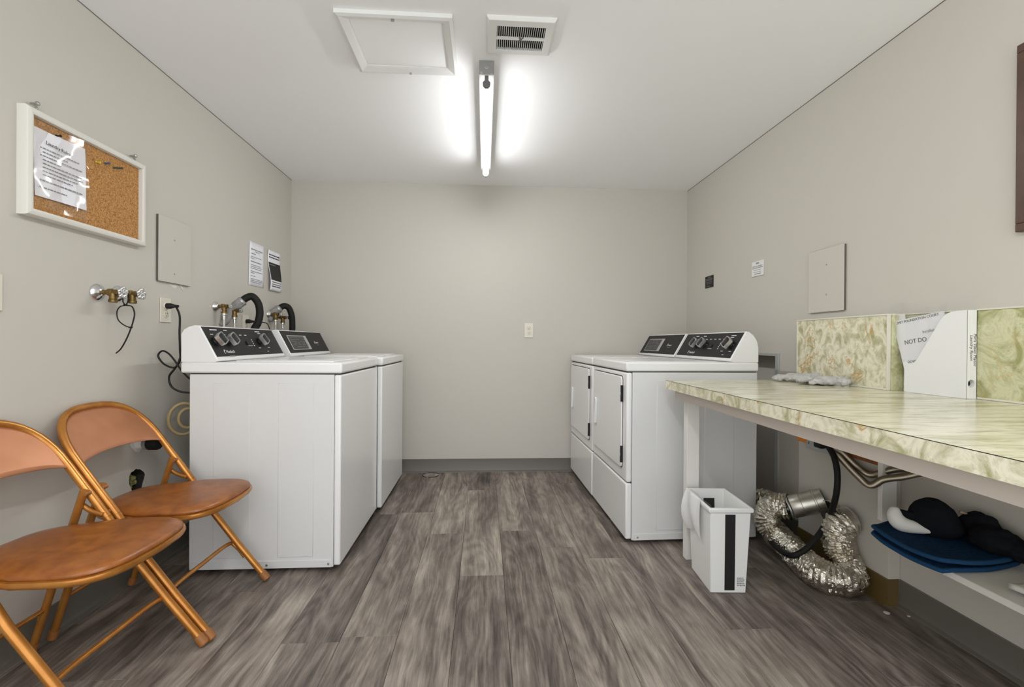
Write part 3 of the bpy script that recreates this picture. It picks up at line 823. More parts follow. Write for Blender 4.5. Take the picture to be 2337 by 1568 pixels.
    for rr_, a0, a1 in ((.012, 110, 235), (.0085, 60, 180)):
        pts = [Vector(lo) - uxw * lsz * 1.95 + uxw * rr_ * .7 * math.cos(math.radians(a)) + uyw * rr_ * math.sin(math.radians(a)) for a in range(a0, a1 + 1, 15)]
        sw.tube(pts, .0009, 5)
    sw.build('brand_emblem', 'print_w', face)
    slab(MB(), ls + .10 * lsz / .016, ls + .125 * lsz / .016, lv - lsz * 1.2, lv + lsz * 1.2, .0012, .0015).build('brand_underline', 'print_g', face)
    return t
machine('washer', -.630, 2.057, .683, 0, 'knobs', 'white top load washer with dial knobs, nearest the folding chairs', 'top load washers along the left wall')
machine('washer', -.605, 2.757, .695, 0, 'display', 'white top load washer with a display panel in the back left corner', 'top load washers along the left wall')
machine('dryer', .722, 2.263, .655, .020, 'knobs', 'white dryer with dial knobs next to the folding counter', 'dryers along the right wall')
machine('dryer', .705, 2.926, .650, .020, 'display', 'white dryer with a display panel in the back right corner', 'dryers along the right wall')

# ================================================================== WATER VALVES, HOSES AND CORDS (left wall)
def wheel(o, parent):
    """lobed chrome hand wheel facing into the room"""
    b = MB(); o = Vector(o)
    for k in range(5):
        a = 2 * PI * k / 5 + .3
        c = o + Vector((0, math.cos(a) * .016, math.sin(a) * .016))
        b.ball(c, .007, .009, .009, 10, 6)
        b.tube([o, c], .004, 6)
    b.tube([o + Vector((0, math.cos(2 * PI * k / 20) * .018, math.sin(2 * PI * k / 20) * .018)) for k in range(20)], .004, 8, closed=True)
    b.lathe([(.007, -.008), (.008, 0), (.005, .010)], o, (1, 0, 0), 12)
    return b.build('hand_wheel', 'chrome', parent, smooth=1.2)
def valve(y, z, reach, label, esc=.033, whl=True, spout=True, grp='brass washer valves on the left wall'):
    t = thing('water_valve', label, 'valve', (XL, y, z), grp)
    MB().lathe([(esc, .0005), (esc, .003), (esc * .92, .009), (esc * .6, .016), (.016, .019), (.013, .022)], (XL, y, z), (1, 0, 0), 24).build('escutcheon', 'chrome', t, smooth=1.0)
    b = MB()
    b.tube([(XL + .018, y, z), (XL + reach * .55, y, z)], .009, 12)
    b.lathe([(.012, 0), (.0145, .002), (.0145, .016), (.012, .018)], (XL + reach * .5, y, z), (1, 0, 0), 8)
    b.tube([(XL + reach * .6, y, z), (XL + reach, y, z)], .0115, 12)
    b.build('valve_body', 'brass', t)
    if spout:
        MB().lathe([(.0125, 0), (.0125, .022), (.015, .024), (.015, .033), (.012, .035)], (XL + reach * .72, y, z - .004), (0, 0, -1), 12).build('spout', 'brass', t)
    if whl: wheel((XL + reach + .012, y, z), t)
    return t
v1 = valve(1.842, 1.201, .085, 'unused brass tap with chrome wheel, nearest under the cork board')
v2 = valve(1.943, 1.206, .080, 'unused brass tap with zip ties hanging from it under the cork board')
t = thing('cable_tie', 'looped black cable ties hanging from the unused brass taps', 'cable tie', (-1.43, 1.93, 1.16))
MB().tube(bez([(-1.450, 1.925, 1.170), (-1.455, 1.930, 1.191), (-1.453, 1.935, 1.210), (-1.437, 1.930, 1.206), (-1.431, 1.925, 1.179), (-1.436, 1.920, 1.159), (-1.450, 1.925, 1.170)], 5), .0022, 6).build('upper_loop', 'black', t, smooth=1.5)
MB().tube(bez([(-1.436, 1.920, 1.157), (-1.450, 1.910, 1.151), (-1.462, 1.910, 1.130), (-1.457, 1.910, 1.099), (-1.435, 1.910, 1.078), (-1.406, 1.910, 1.066)], 6), .0022, 6).build('lower_loop', 'black', t, smooth=1.5)
MB().tube(bez([(-1.436, 1.920, 1.157), (-1.405, 1.910, 1.152), (-1.395, 1.910, 1.125), (-1.400, 1.910, 1.094), (-1.410, 1.910, 1.061), (-1.430, 1.915, 1.020), (-1.454, 1.920, 0.983), (-1.476, 1.925, 0.965)], 6), .0026, 6).build('tie_tail', 'black', t, smooth=1.5)
for c in ((-1.409, 1.909, 1.069), (-1.436, 1.918, 1.159)):
    MB().box(c[0] - .006, c[0] + .006, c[1] - .004, c[1] + .004, c[2] - .003, c[2] + .003).build('tie_head', 'black', t, bevel=.001)

def hookup(y, dz, lab_a, lab_b):
    a = valve(y, 1.207 + dz, .070, lab_a, esc=.028, whl=False)
    b = valve(y + .085, 1.190 + dz, .085, lab_b, esc=.030, whl=False)
    for yy, zz, rx, nm in ((y, 1.207 + dz, .05, a), (y + .085, 1.19 + dz, .061, b)):
        MB().lathe([(.010, 0), (.012, .003), (.012, .012), (.006, .016)], (XL + rx + .028, yy, zz), (1, 0, 0), 10).build('stem_cap', 'chrome', nm)
        MB().lathe([(.013, 0), (.013, .012), (.009, .015), (.008, .03)], (XL + rx, yy, zz - .036), (0, 0, -1), 12).build('hose_nut', 'chrome', nm)
        h = thing('supply_hose', 'braided steel supply hose below the ' + ('nearer' if nm is a else 'farther') + (' valve of the pair at the plugged outlet' if y < 3 else ' valve of the pair in the back corner'), 'hose', (XL + rx, yy, .85), 'braided supply hoses')
        MB().tube([(XL + rx, yy, zz - .055), (XL + rx, yy, 1.05), (XL + rx + .004, yy, .85)], .0062, 10).build('braid', 'braid', h)
        MB().lathe([(.008, 0), (.008, .022)], (XL + rx, yy, zz - .05), (0, 0, -1), 12).build('ferrule', 'chrome', h)
hookup(2.611, 0, 'brass valve with round chrome flange behind the nearer washer', 'lower brass valve beside the grey drain coupling of the nearer washer')
hookup(3.235, -.006, 'brass valve behind the far washer, next to its drain coupling', 'brass valve nearest the back corner behind the far washer')
def drain(p0, p1, path, label, lab2, stub=None):
    t = thing('drain_coupling', lab2, 'pipe coupling', p0)
    p0 = Vector(p0); p1 = Vector(p1); d = (p1 - p0); L = d.length
    MB().lathe([(.020, -.012), (.024, 0), (.024, L * .25), (.027, L * .3), (.027, L * .85), (.025, L * .9), (.025, L)], p0, d, 18).build('sleeve', 'greycoup', t)
    MB().lathe([(.029, 0), (.029, .008)], p0 + d * .82, d, 18).build('hose_clamp', 'steel', t)
    q = p0 + d * .86 + Vector((.010, -.025, -.012)); MB().box(q.x - .005, q.x + .005, q.y - .006, q.y + .006, q.z - .003, q.z + .003).build('clamp_screw', 'steel', t)
    MB().tube(bez(stub, 6), .019, 14).build('standpipe', 'greycoup', t, smooth=1)
    h = MB().tube(bez(path, 8), .0205, 16).build('drain_hose', 'rubber', None, smooth=1.2)
    tag(h, label, 'hose', 'black drain hoses')
drain((-1.439, 2.700, 1.202), (-1.387, 2.720, 1.252), [(-1.394, 2.720, 1.247), (-1.377, 2.730, 1.266), (-1.350, 2.745, 1.276), (-1.325, 2.760, 1.239), (-1.315, 2.760, 1.183), (-1.320, 2.750, 1.125), (-1.337, 2.740, 1.084), (-1.346, 2.720, 1.025), (-1.351, 2.700, 0.962)],
      'thick black drain hose arching over the nearer washer', 'grey drain coupling feeding the nearer black hose', [(XL + .001, 2.67, 1.11), (XL + .03, 2.675, 1.135), (-1.448, 2.690, 1.192), (-1.434, 2.700, 1.205)])
drain((-1.492, 3.250, 1.188), (-1.423, 3.280, 1.251), [(-1.432, 3.280, 1.245), (-1.408, 3.300, 1.265), (-1.383, 3.320, 1.252), (-1.366, 3.330, 1.194), (-1.362, 3.330, 1.122), (-1.365, 3.330, 1.069), (-1.367, 3.320, 0.982)],
      'thick black drain hose arching behind the far washer', 'grey drain coupling and elbow feeding the farther black hose', [(XL + .001, 3.245, 1.17), (XL + .018, 3.245, 1.168), (-1.489, 3.250, 1.182)])

def plug_cord(o, path, label, r=.0045):
    t = thing('power_cord', label, 'cord', o)
    o = Vector(o)
    MB().lathe([(.006, -.004), (.013, 0), (.0135, .016), (.010, .026), (.0075, .034), (.006, .05)], o, (1, .1, -.02), 12).build('plug', 'black', t)
    MB().tube(bez(path, 8), r, 8).build('cable', 'black', t, smooth=1.5)
plug_cord((XL + .0085, 2.217, 1.1785), [(XL + .05, 2.222, 1.1785), (-1.438, 2.225, 1.174), (-1.420, 2.220, 1.130), (-1.414, 2.210, 1.052), (-1.399, 2.190, 0.982), (-1.386, 2.170, 0.928), (-1.397, 2.150, 0.889), (-1.420, 2.150, 0.853), (-1.410, 2.150, 0.810), (-1.377, 2.160, 0.785), (-1.335, 2.180, 0.777)],
          'black power cord running from the left wall outlet down behind the washer')
t = MB().tube(bez([(-1.323, 2.160, 0.837), (-1.336, 2.150, 0.849), (-1.364, 2.145, 0.883), (-1.391, 2.140, 0.929), (-1.418, 2.140, 0.960), (-1.444, 2.140, 0.970), (-1.461, 2.140, 0.948), (-1.440, 2.140, 0.915), (-1.406, 2.140, 0.897), (-1.386, 2.145, 0.901), (-1.371, 2.150, 0.943), (-1.372, 2.170, 0.982)], 7), .004, 8).build('spare_cord_loop', 'black', None, smooth=1.5)
tag(t, 'loose black cord loop hanging between the left wall and the nearer washer', 'cord')
plug_cord((XL + .0085, 2.93, 1.139), [(XL + .05, 2.935, 1.139), (-1.370, 2.950, 1.131), (-1.351, 2.950, 1.109), (-1.341, 2.950, 1.073), (-1.335, 2.950, 1.027), (-1.327, 2.940, 0.958)], 'thin black cord plugged in between the two washer consoles', .003)
t = MB()
for k, (rad, dx) in enumerate(((.072, 0), (.045, .006))):
    pts = [(-1.387 + dx + rad * .62 * math.cos(a) , 2.20 + rad * .5 * math.cos(a) + .02 * k, .655 + rad * math.sin(a)) for a in [2 * PI * j / 28 for j in range(28)]]
    t.tube(pts, .0075, 8, closed=True)
tag(t.build('hose_coil', 'tan_hose', None, smooth=1.5), 'coil of tan hose hanging behind the edge of the nearer washer', 'hose')

# pipe stub through the torn plaster
t = thing('pipe_stub', 'capped pipe stub poking out of torn plaster behind the chair', 'pipe', (XL, 2.05, .575))
pl = MB(); random.seed(2)
ringp = [(2.05 + (.034 + random.uniform(-.004, .006)) * math.cos(a), .575 + (.034 + random.uniform(-.004, .006)) * math.sin(a)) for a in [2 * PI * k / 16 for k in range(16)]]
pl.prism(ringp, lambda p, q, a: (XL + a, p, q), .0005, .006); pl.build('torn_plaster_ring', 'plaster', t)
MB().lathe([(.022, 0), (.024, .002), (.023, .035), (.022, .036)], (XL + .001, 2.05, .575), (1, 0, 0), 18).build('pipe', 'plaster', t)
MB().lathe([(.026, 0), (.027, .003), (.027, .016), (.024, .018)], (XL + .034, 2.05, .575), (1, 0, 0), 18).build('band', 'steel', t)
MB().lathe([(.027, 0), (.029, .004), (.029, .034), (.026, .042), (.012, .045)], (XL + .050, 2.05, .575), (1, 0, 0), 18).build('cap', 'rubber', t)

# ================================================================== FOLDING CHAIRS
def folding_chair(yc, dx, label):
    t = thing('folding_chair', label, 'chair', (-1.2, yc, 0), 'brown metal folding chairs')
    hw, r = .195, .0125
    low = [(-.912 + dx, .010), (-1.030 + dx, .158), (-1.150 + dx, .318), (-1.222 + dx, .437)]
    # back frame: inverted U in the plane of the tubes
    def side(z):                       # x of the tube at height z above the seat
        return -1.222 + dx - (z - .437) * .715
    pts = []
    zs, zt = .605, .772
    pts += [(side(.437), -hw, .437), (side(.52), -hw, .52), (side(zs - .03), -hw, zs - .03)]
    N = 22
    arch = []
    for k in range(N + 1):
        a = PI * k / N
        c, s_ = math.cos(a), math.sin(a)
        yy = -hw * math.copysign(abs(c) ** .72, c); zz = zs + (zt - zs) * (abs(s_) ** .80)
        arch.append((yy, zz))
        pts.append((side(zz) - .004 * (1 - (yy / hw) ** 2), yy, zz))
    pts += [(side(zs - .03), hw, zs - .03), (side(.52), hw, .52), (side(.437), hw, .437)]
    MB().tube([(x, yc + y, z) for x, y, z in pts], r, 14).build('back_frame', 'gold', t, smooth=1.2)
    # curved sheet metal backrest inside the arch
    def bk(u, v):
        y = (2 * u - 1) * (hw - .004)
        zb = .592 + .030 * (1 - (y / hw) ** 2) ** .5 * 1.0
        # top follows the arch
        c = min(1, abs(y) / hw); a = math.acos(min(1, c ** (1 / .72)))
        zt_ = zs + (zt - zs) * (math.sin(a) ** .80) - .006
        z = zb + (max(zt_, zb + .004) - zb) * v
        return (side(z) - .010 * (1 - (y / hw) ** 2) + .004, yc + y, z)
    MB().grid(bk, 30, 10).build('backrest', 'tanback', t, smooth=1.5, solid=.003)
    # front legs (continue the back frame to the floor)
    for s in (-1, 1):
        lg = MB().tube([(x, yc + s * hw, z) for x, z in reversed(low)], r, 14).build('leg', 'gold', t, smooth=1.2)
        d = Vector((low[0][0] - low[1][0], 0, low[0][1] - low[1][1])).normalized(); o = Vector((low[0][0], yc + s * hw, low[0][1]))
        MB().lathe([(.0150, -.035), (.0155, -.002), (.012, .002)], o, d, 14).build('foot_cap', 'footcap', lg)
    # rear legs
    ry = hw - .022
    for s in (-1, 1):
        lg = MB().tube([(-1.285, yc + s * ry, .532), (-1.360, yc + s * ry, .290), (-1.445, yc + s * ry, .012)], .0115, 12).build('leg', 'gold', t, smooth=1.2)
        MB().lathe([(.0135, -.03), (.014, -.002), (.011, .001)], (-1.445, yc + s * ry, .012), (-.085, 0, -.278), 12).build('foot_cap', 'footcap', lg)
        MB().lathe([(.006, -.014), (.007, -.013), (.007, .006), (.005, .008)], (-1.278, yc + s * (ry + .006), .522), (0, s, 0), 10).build('pivot_bolt', 'footcap', t)
        # folding link between leg and frame
        MB().tube(bez([(-1.300, yc + s * (ry + .013), .480), (-1.275, yc + s * (ry + .013), .462), (-1.235, yc + s * (ry + .013), .448)], 4), .008, 8).build('folding_link', 'gold', t, smooth=1.2)
        MB().lathe([(.006, 0), (.006, .006), (.003, .008)], (-1.236, yc + s * (hw + .008), .452), (0, s, 0), 10).build('rivet', 'footcap', t)
    # stretchers
    def strut(path, rr): MB().tube(bez(path, 5), rr, 10).build('stretcher', 'gold', t, smooth=1.2)
    fx = lambda z: -.912 - (z - .010) * (.118 / .148)
    strut([(fx(.105) - .016, yc - hw, .105), (fx(.150) - .017, yc - hw, .150), (fx(.172) - .020, yc - hw + .022, .168), (fx(.172) - .022, yc, .170), (fx(.172) - .020, yc + hw - .022, .168), (fx(.150) - .017, yc + hw, .150), (fx(.105) - .016, yc + hw, .105)], .0078)
    strut([(-1.402, yc - ry, .155), (-1.404, yc - ry + .02, .150), (-1.404, yc, .150), (-1.404, yc + ry - .02, .150), (-1.402, yc + ry, .155)], .0075)
    # seat: padded vinyl on a metal rim
    def outline(g, m=40):
        """shield outline: wide rounded front, narrower back"""
        out = []
        for k in range(m):
            a = 2 * PI * k / m
            c, s_ = math.cos(a), math.sin(a)
            px = math.copysign(abs(c) ** .44, c); py = math.copysign(abs(s_) ** .44, s_)
            hwid = (.200 - .008 * (1 - px) if px > 0 else .192 - .048 * (-px) ** .8) - g
            bow = .026 * (1 - py * py) if px > 0 else .012 * (1 - py * py)
            x = -1.160 + px * (.207 - g) + (bow * abs(px) if px > 0 else -bow * abs(px))
            out.append((x, yc + py * hwid))
        return out
    def shell(levels, name, m_):
        vs = []; fs = []; n = 40
        for g, z in levels: vs += [(x, y, z + .022 * (x + 1.1)) for x, y in outline(g)]
        for i in range(len(levels) - 1):
            fs += [(i * n + k, i * n + (k + 1) % n, (i + 1) * n + (k + 1) % n, (i + 1) * n + k) for k in range(n)]
        fs += [tuple(range(n))[::-1], tuple(range((len(levels) - 1) * n, len(levels) * n))]
        return MB().add(vs, fs).build(name, m_, t, smooth=1.0)
    shell([(.010, .402), (.002, .404), (-.002, .412), (0, .421), (.006, .423)], 'seat_rim', 'gold')
    shell([(.008, .4215), (.004, .427), (.006, .434), (.018, .441), (.05, .446), (.10, .448)], 'seat_cushion', 'vinyl')
    return t
folding_chair(1.795, 0, 'brown folding chair with tan steel back beside the nearer washer')
folding_chair(1.378, -.009, 'brown folding chair cut off by the left edge of the picture')

# ================================================================== FOLDING COUNTER (right wall)
CT, CTH = .842, .040
t = thing('folding_counter', 'folding counter with green onyx laminate top along the right wall', 'counter', (1.24, 1.2, 0))
FA, FB = Vector((.880, 2.155)), Vector((.820, .250))           # front edge, far and near end
poly = [(FA.x, FA.y), (1.586, 2.195), (1.586, 1.682), (1.635, 1.682), (1.635, FB.y), (FB.x, FB.y)]
MB().prism(poly, XYZ, CT - CTH + .001, CT).build('worktop', 'onyx_top', t, smooth=None)
def strip(p, q, off0, off1, z0, z1):
    """board along the line p-q, between two offsets to its left"""
    p = Vector(p); q = Vector(q); d = (q - p).normalized(); n = Vector((-d.y, d.x))
    c = [p + n * off0, q + n * off0, q + n * off1, p + n * off1]
    return MB().prism([(v.x, v.y) for v in c], XYZ, z0, z1)
strip(FA, FB, -.0016, -.0002, CT - CTH, CT - .0016).build('front_edge_laminate', 'onyx_edge', t, smooth=None)
strip((1.586, 2.195), FA, -.0016, -.0002, CT - CTH, CT - .0016).build('end_edge_laminate', 'onyx_edge', t, smooth=None)
strip(FA, FB, -.0012, .0002, CT - .0014, CT - .0002).build('edge_seam', 'dark', t, smooth=None)
FA2 = FA + Vector((.036, -.022)); FB2 = FB + Vector((.036, 0))
strip(FA2, FB2, 0, .020, .758, CT - CTH).build('apron', 'pinkwood', t, bevel=.001)
strip((1.586, 2.172), FA2, 0, .020, .758, CT - CTH).build('apron', 'pinkwood', t, bevel=.001)
MB().box(.957, 1.016, 2.089, 2.127, .0005, .758).build('leg', 'whitewood', t, bevel=.0015)
MB().box(.98, 1.10, .30, .339, .0005, .758).build('leg', 'whitewood', t, bevel=.0015)
MB().box(1.524, 1.584, 1.652, 1.673, .345, CT - CTH).build('hanger_board', 'whitewood', t, bevel=.0015)
MB().box(1.572, 1.587, 1.70, 1.905, .538, .72).build('wall_cleat', 'orangewood', t, bevel=.001)

# ---- backsplash: panel on the furred wall, its return and the panel behind the file box
ct = t
b = MB().box(1.577, 1.5875, 1.694, 2.203, CT + .0005, SPL - .006).build('backsplash', 'onyx_a', ct, label='pale onyx backsplash panel')
for a in ((1.574, 1.590, 1.688, 2.207, SPL - .006, SPL), (1.574, 1.5875, 2.203, 2.209, CT + .0005, SPL - .006), (1.574, 1.5875, 1.688, 1.694, CT + .0005, SPL - .006), (1.571, 1.577, 1.694, 2.203, CT + .0005, CT + .007)):
    MB().box(*a).build('trim_strip', 'cream', b, bevel=.001)
b = MB().box(1.5880, 1.634, 1.6835, 1.6895, CT + .0005, SPL - .006).build('backsplash_return', 'onyx_b', ct, label='narrow olive onyx return')
MB().box(1.590, 1.636, 1.6825, 1.6895, SPL - .006, SPL).build('trim_strip', 'cream', b)
b = MB().box(1.6345, 1.6365, .250, 1.682, CT + .0005, SPL - .006).build('backsplash', 'onyx_b', ct, label='deep green onyx backsplash panel')
for a in ((1.631, 1.6368, .250, 1.682, SPL - .006, SPL), (1.6335, 1.6368, .250, 1.682, CT + .0005, CT + .007)):
    MB().box(*a).build('trim_strip', 'cream', b, bevel=.001)

# ---- file box with papers
FX0, FX1, FY0, FY1 = 1.597, 1.6325, 1.415, 1.640
t = thing('file_box', 'white cardboard file box with handwriting standing on the counter', 'file box', ((FX0 + FX1) / 2, 1.53, CT))
side = [(FY0, CT + .0006), (FY1, CT + .0006), (FY1, .953), (1.615, .951), (1.600, .956), (1.588, .970), (1.502, 1.112), (1.488, 1.126), (1.468, 1.135), (1.448, 1.137), (FY0, 1.137)]
MB().prism(side, lambda p, q, a: (a, p, q), FX0, FX0 + .0014).build('side_wall', 'card', t, smooth=None)
MB().prism(side, lambda p, q, a: (a, p, q), FX1 - .0014, FX1).build('side_wall', 'card', t, smooth=None)
hc = [(1.6135 + .0118 * math.cos(2 * PI * k / 24), .893 + .0135 * math.sin(2 * PI * k / 24)) for k in range(24)]
plate([(FX0, CT + .0006), (FX1, CT + .0006), (FX1, 1.137), (FX0, 1.137)], [hc], lambda p, q, a: (p, FY0 + a, q), 'spine', 'card', t, depth=.014)
MB().lathe([(.0112, 0), (.0112, .0004)], (1.6135, FY0 + .0135, .893), (0, -1, 0), 20).build('finger_hole', 'black', t)
MB().box(FX0 + .0014, FX1 - .0014, FY1 - .0014, FY1, CT + .0006, .953).build('end_wall', 'card', t)
MB().box(FX0 + .0014, FX1 - .0014, FY0 + .015, FY1 - .0014, CT + .0006, CT + .002).build('bottom', 'card', t)
text('handwriting', 'Paris Views Manor', .0150, (1.6255, FY0 - .0003, 1.005), (0, 0, -1), (1, 0, 0), 'print_mar', t, sx=.95, shear=.15)
text('handwriting', 'Laundry Room', .0150, (1.6130, FY0 - .0003, 1.012), (0, 0, -1), (1, 0, 0), 'print_mar', t, sx=.95, shear=.15)
t = thing('manual_booklet', 'white installation manual in a clear bag inside the file box', 'booklet', (1.614, 1.58, .86))
bk = [(1.700, 1.112), (1.505, 1.140), (1.455, .862), (1.628, .850)]
MB().prism(bk, lambda p, q, a: (a, p, q), 1.606, 1.612).build('pages', 'paper', t, smooth=None)
bk2 = [(1.640, .93), (1.690, 1.02), (1.712, 1.09), (1.715, 1.14), (1.66, 1.14), (1.62, .93)]
MB().prism(bk2, lambda p, q, a: (a, p, q), 1.615, 1.617).build('folder_flap', 'card', t, smooth=None)
ang = (0, -1, .16)
text('print_heading', 'LIMIT FOUNDATION COURT', .0138, (1.6056, 1.602, 1.1165), ang, (0, .16, 1), 'print_k', t, sx=.95)
text('print_title', 'Installation Instructions', .0150, (1.6056, 1.515, 1.078), ang, (0, .16, 1), 'print_g', t, sx=.9)
text('print_warning', 'NOT DO', .0230, (1.6056, 1.605, 1.035), ang, (0, .16, 1), 'print_k', t, sx=.95)
text('print_footer', 'DOWNSIZED W', .0130, (1.6056, 1.590, .962), ang, (0, .16, 1), 'print_k', t, sx=.95)
def cb(u, v):
    y = 1.722 - .235 * u + .06 * (1 - v) * (1 - u) * -1; z = .955 + .215 * v + .012 * math.sin(6 * u) * v
    return (1.602 + .0035 * math.sin(17 * u + 5 * v) * v + .002 * math.sin(31 * u) * v, y, z)
MB().grid(cb, 50, 26).build('clear_bag', 'clearbag', t, smooth=3)

# ---- gloves: palm, fingers and cuff fused into one soft surface
def glove(o, ang, flip, label, curl):
    o = Vector(o); ca, sa = math.cos(ang), math.sin(ang)
    def W(p): return (o.x + p[0] * ca - p[1] * sa * flip, o.y + p[0] * sa + p[1] * ca * flip, o.z + p[2])
    b = MB()
    for x, y, z, rx in ((0, 0, .011, .045), (.025, .005, .012, .04), (-.03, 0, .012, .042)):
        c = W((x, y, z * 1.5)); b.ball(c, rx * 1.1, .044, .022, 16, 8)
    for y0, l_, dy in ((-.030, .060, -.012), (-.010, .074, -.004), (.011, .068, .004), (.030, .052, .012)):
        pts = [W((.03, y0, .011)), W((.03 + l_ * .5, y0 + dy * .5, .015 + curl)), W((.03 + l_, y0 + dy, .009))]
        b.tube(bez(pts, 4), [.0125] * 8 + [.008], 10)
    b.tube(bez([W((-.01, -.035, .011)), W((.015, -.060, .016)), W((.045, -.070, .010))], 4), [.012] * 8 + [.008], 10)
    b.tube([W((-.035, 0, .012)), W((-.085, .002, .013))], [.026, .030], 14)
    for k in range(2): b.ball(W((-.075, (-1) ** k * .022, .018)), .022, .018, .018, 12, 6)
    g = b.build('work_glove', 'glove', None, remesh=.003, fold=(.022, .018))
    tag(g, label, 'glove', 'grey cloth gloves on the counter')
glove((1.475, 2.060, CT + .0022), 2.55, 1, 'grey cloth glove lying nearest the dryer on the counter', .004)
glove((1.487, 1.905, CT + .0022), 2.30, -1, 'crumpled grey cloth glove with open cuff against the pale backsplash', .008)

# ================================================================== UNDER THE COUNTER
# ---- junction box, conduits and heavy cord
t = thing('junction_box', 'grey metal outlet box under the counter with an orange wire connector', 'outlet box', (1.57, 2.0, .52))
MB().box(1.546, 1.5875, 1.925, 2.095, .526, .600).build('box_body', 'greymetal', t, bevel=.002)
for yy in (1.96, 2.03, 2.075):
    MB().box(1.5452, 1.5462, yy, yy + .004, .545, .558).build('slot', 'dark', t)
MB().lathe([(.016, 0), (.014, .012), (.010, .02)], (1.565, 2.095, .560), (0, 1, 0), 12).build('wire_connector', 'orange', t)
MB().box(1.548, 1.5875, 2.10, 2.165, .545, .61).build('side_plate', 'orange', t, bevel=.003)
def flex(path, r, label):
    P = bez(path, 18); out = []; rr = []
    for i in range(len(P) - 1):
        for k in range(3):
            out.append(P[i].lerp(P[i + 1], k / 3)); rr.append(r * (.88 if k == 0 else 1.16 if k == 1 else 1.0))
    o = MB().tube(out, rr, 12).build('flexible_conduit', 'armour', None, smooth=.4)
    tag(o, label, 'conduit', 'armoured cables under the counter')
flex([(1.560, 1.926, .556), (1.556, 1.88, .547), (1.552, 1.80, .512), (1.549, 1.73, .500), (1.546, 1.63, .548), (1.550, 1.56, .575), (1.565, 1.46, .62), (1.59, 1.36, .68)], .0115, 'armoured cable sagging under the counter, the upper of two')
flex([(1.560, 1.926, .538), (1.540, 1.87, .527), (1.530, 1.78, .486), (1.518, 1.70, .468), (1.510, 1.63, .512), (1.520, 1.55, .548), (1.545, 1.46, .60), (1.580, 1.36, .66)], .0115, 'armoured cable sagging lowest under the counter behind the hanger board')
t = thing('dryer_cord', 'thick black cord hanging from the outlet box in front of the foil duct', 'cord', (1.53, 1.95, .56))
MB().box(1.518, 1.5455, 1.965, 2.012, .548, .596).build('plug', 'black', t, bevel=.006)
MB().tube(bez([(1.53, 1.975, .57), (1.515, 1.919, 0.572), (1.505, 1.868, 0.533), (1.497, 1.840, 0.466), (1.490, 1.840, 0.373), (1.505, 1.900, 0.257), (1.446, 1.885, 0.188), (1.386, 1.885, 0.130), (1.344, 1.910, 0.097), (1.355, 2.000, 0.080), (1.379, 2.110, 0.074), (1.401, 2.200, 0.074), (1.47, 2.32, .09)], 8), .0122, 12).build('cable', 'rubber', t, smooth=1.3)

# ---- flexible foil duct
def foil_tube(path, r, seed, pitch=.011, amp=.055, wob=.006):
    P = bez(path, 30); L = [0]
    for i in range(1, len(P)): L.append(L[-1] + (P[i] - P[i - 1]).length)
    tot = L[-1]; m = int(tot / .0032); pts = []; j = 0
    for i in range(m + 1):
        s = tot * i / m
        while j < len(L) - 2 and L[j + 1] < s: j += 1
        pts.append(P[j].lerp(P[j + 1], (s - L[j]) / max(1e-6, L[j + 1] - L[j])))
    b = MB(); b.tube(pts, [r * (1 + amp * math.sin(2 * PI * tot * i / m / pitch)) for i in range(len(pts))], 40, caps=False)
    n = 40
    for i in range(len(pts)):
        for k in range(n):
            v = Vector(b.v[i * n + k]); d = (v - pts[i])
            q = noise.noise(v * 36 + Vector((seed, 0, 0))) * .6 + noise.noise(v * 85) * .6 + noise.noise(v * 170) * .25
            b.v[i * n + k] = tuple(pts[i] + d * (1 + q * wob / r))
    return b
t = thing('foil_duct', 'crinkled foil dryer duct looping over the floor behind the white bin', 'duct', (1.45, 1.95, 0))
main = [(1.470, 2.105, .238), (1.425, 2.150, .222), (1.400, 2.165, .165), (1.415, 2.130, .105), (1.432, 2.050, .072), (1.420, 1.950, .062), (1.402, 1.860, .062), (1.412, 1.790, .064), (1.462, 1.757, .066), (1.512, 1.785, .074), (1.525, 1.838, .125), (1.520, 1.862, .190), (1.530, 1.862, .245), (1.558, 1.857, .268)]
foil_tube(main, .059, 1.0, .013, .04, .010).build('crinkled_hose', 'foil', t, smooth=.5)
MB().lathe([(.052, 0), (.053, .002), (.053, .045), (.051, .046), (.053, .047), (.053, .100), (.055, .102), (.055, .108), (.052, .110), (.052, .140), (.046, .140), (.046, .0)], (1.478, 2.100, .240), (.112, -.062, .052), 28).build('rigid_sleeve', 'galv', t, smooth=.6)
MB().lathe([(.055, 0), (.0565, .002), (.0565, .008), (.055, .010)], (1.468, 2.106, .236), (.112, -.062, .052), 28).build('duct_clamp', 'steel', t)
MB().lathe([(.053, -.02), (.0545, .0), (.0545, .012), (.058, .014), (.058, .020), (.052, .022), (.050, 0)], (1.553, 1.858, .266), (1, -.1, .25), 28).build('end_collar', 'galv', t, smooth=.6)
t = thing('wall_vent_collar', 'round metal vent collar on the wall between the two duct ends', 'vent collar', (1.588, 1.975, .255))
MB().lathe([(.050, 0), (.052, .001), (.052, .030), (.049, .030), (.049, .004), (.01, .003)], (1.5875, 1.968, .262), (-1, 0, 0), 28).build('collar_ring', 'galv', t, smooth=.6)
MB().lathe([(.048, 0), (.048, .0012)], (1.5835, 1.968, .262), (-1, 0, 0), 28).build('collar_opening', 'dark', t)
t = foil_tube([(1.470, 2.620, .085), (1.480, 2.500, .110), (1.485, 2.400, .165), (1.500, 2.330, .195), (1.535, 2.290, .190), (1.585, 2.275, .185)], .050, 7.0, .013, .035, .010).build('foil_duct', 'foil', None, smooth=.5)
tag(t, 'short foil duct piece just visible behind the nearer dryer', 'duct')

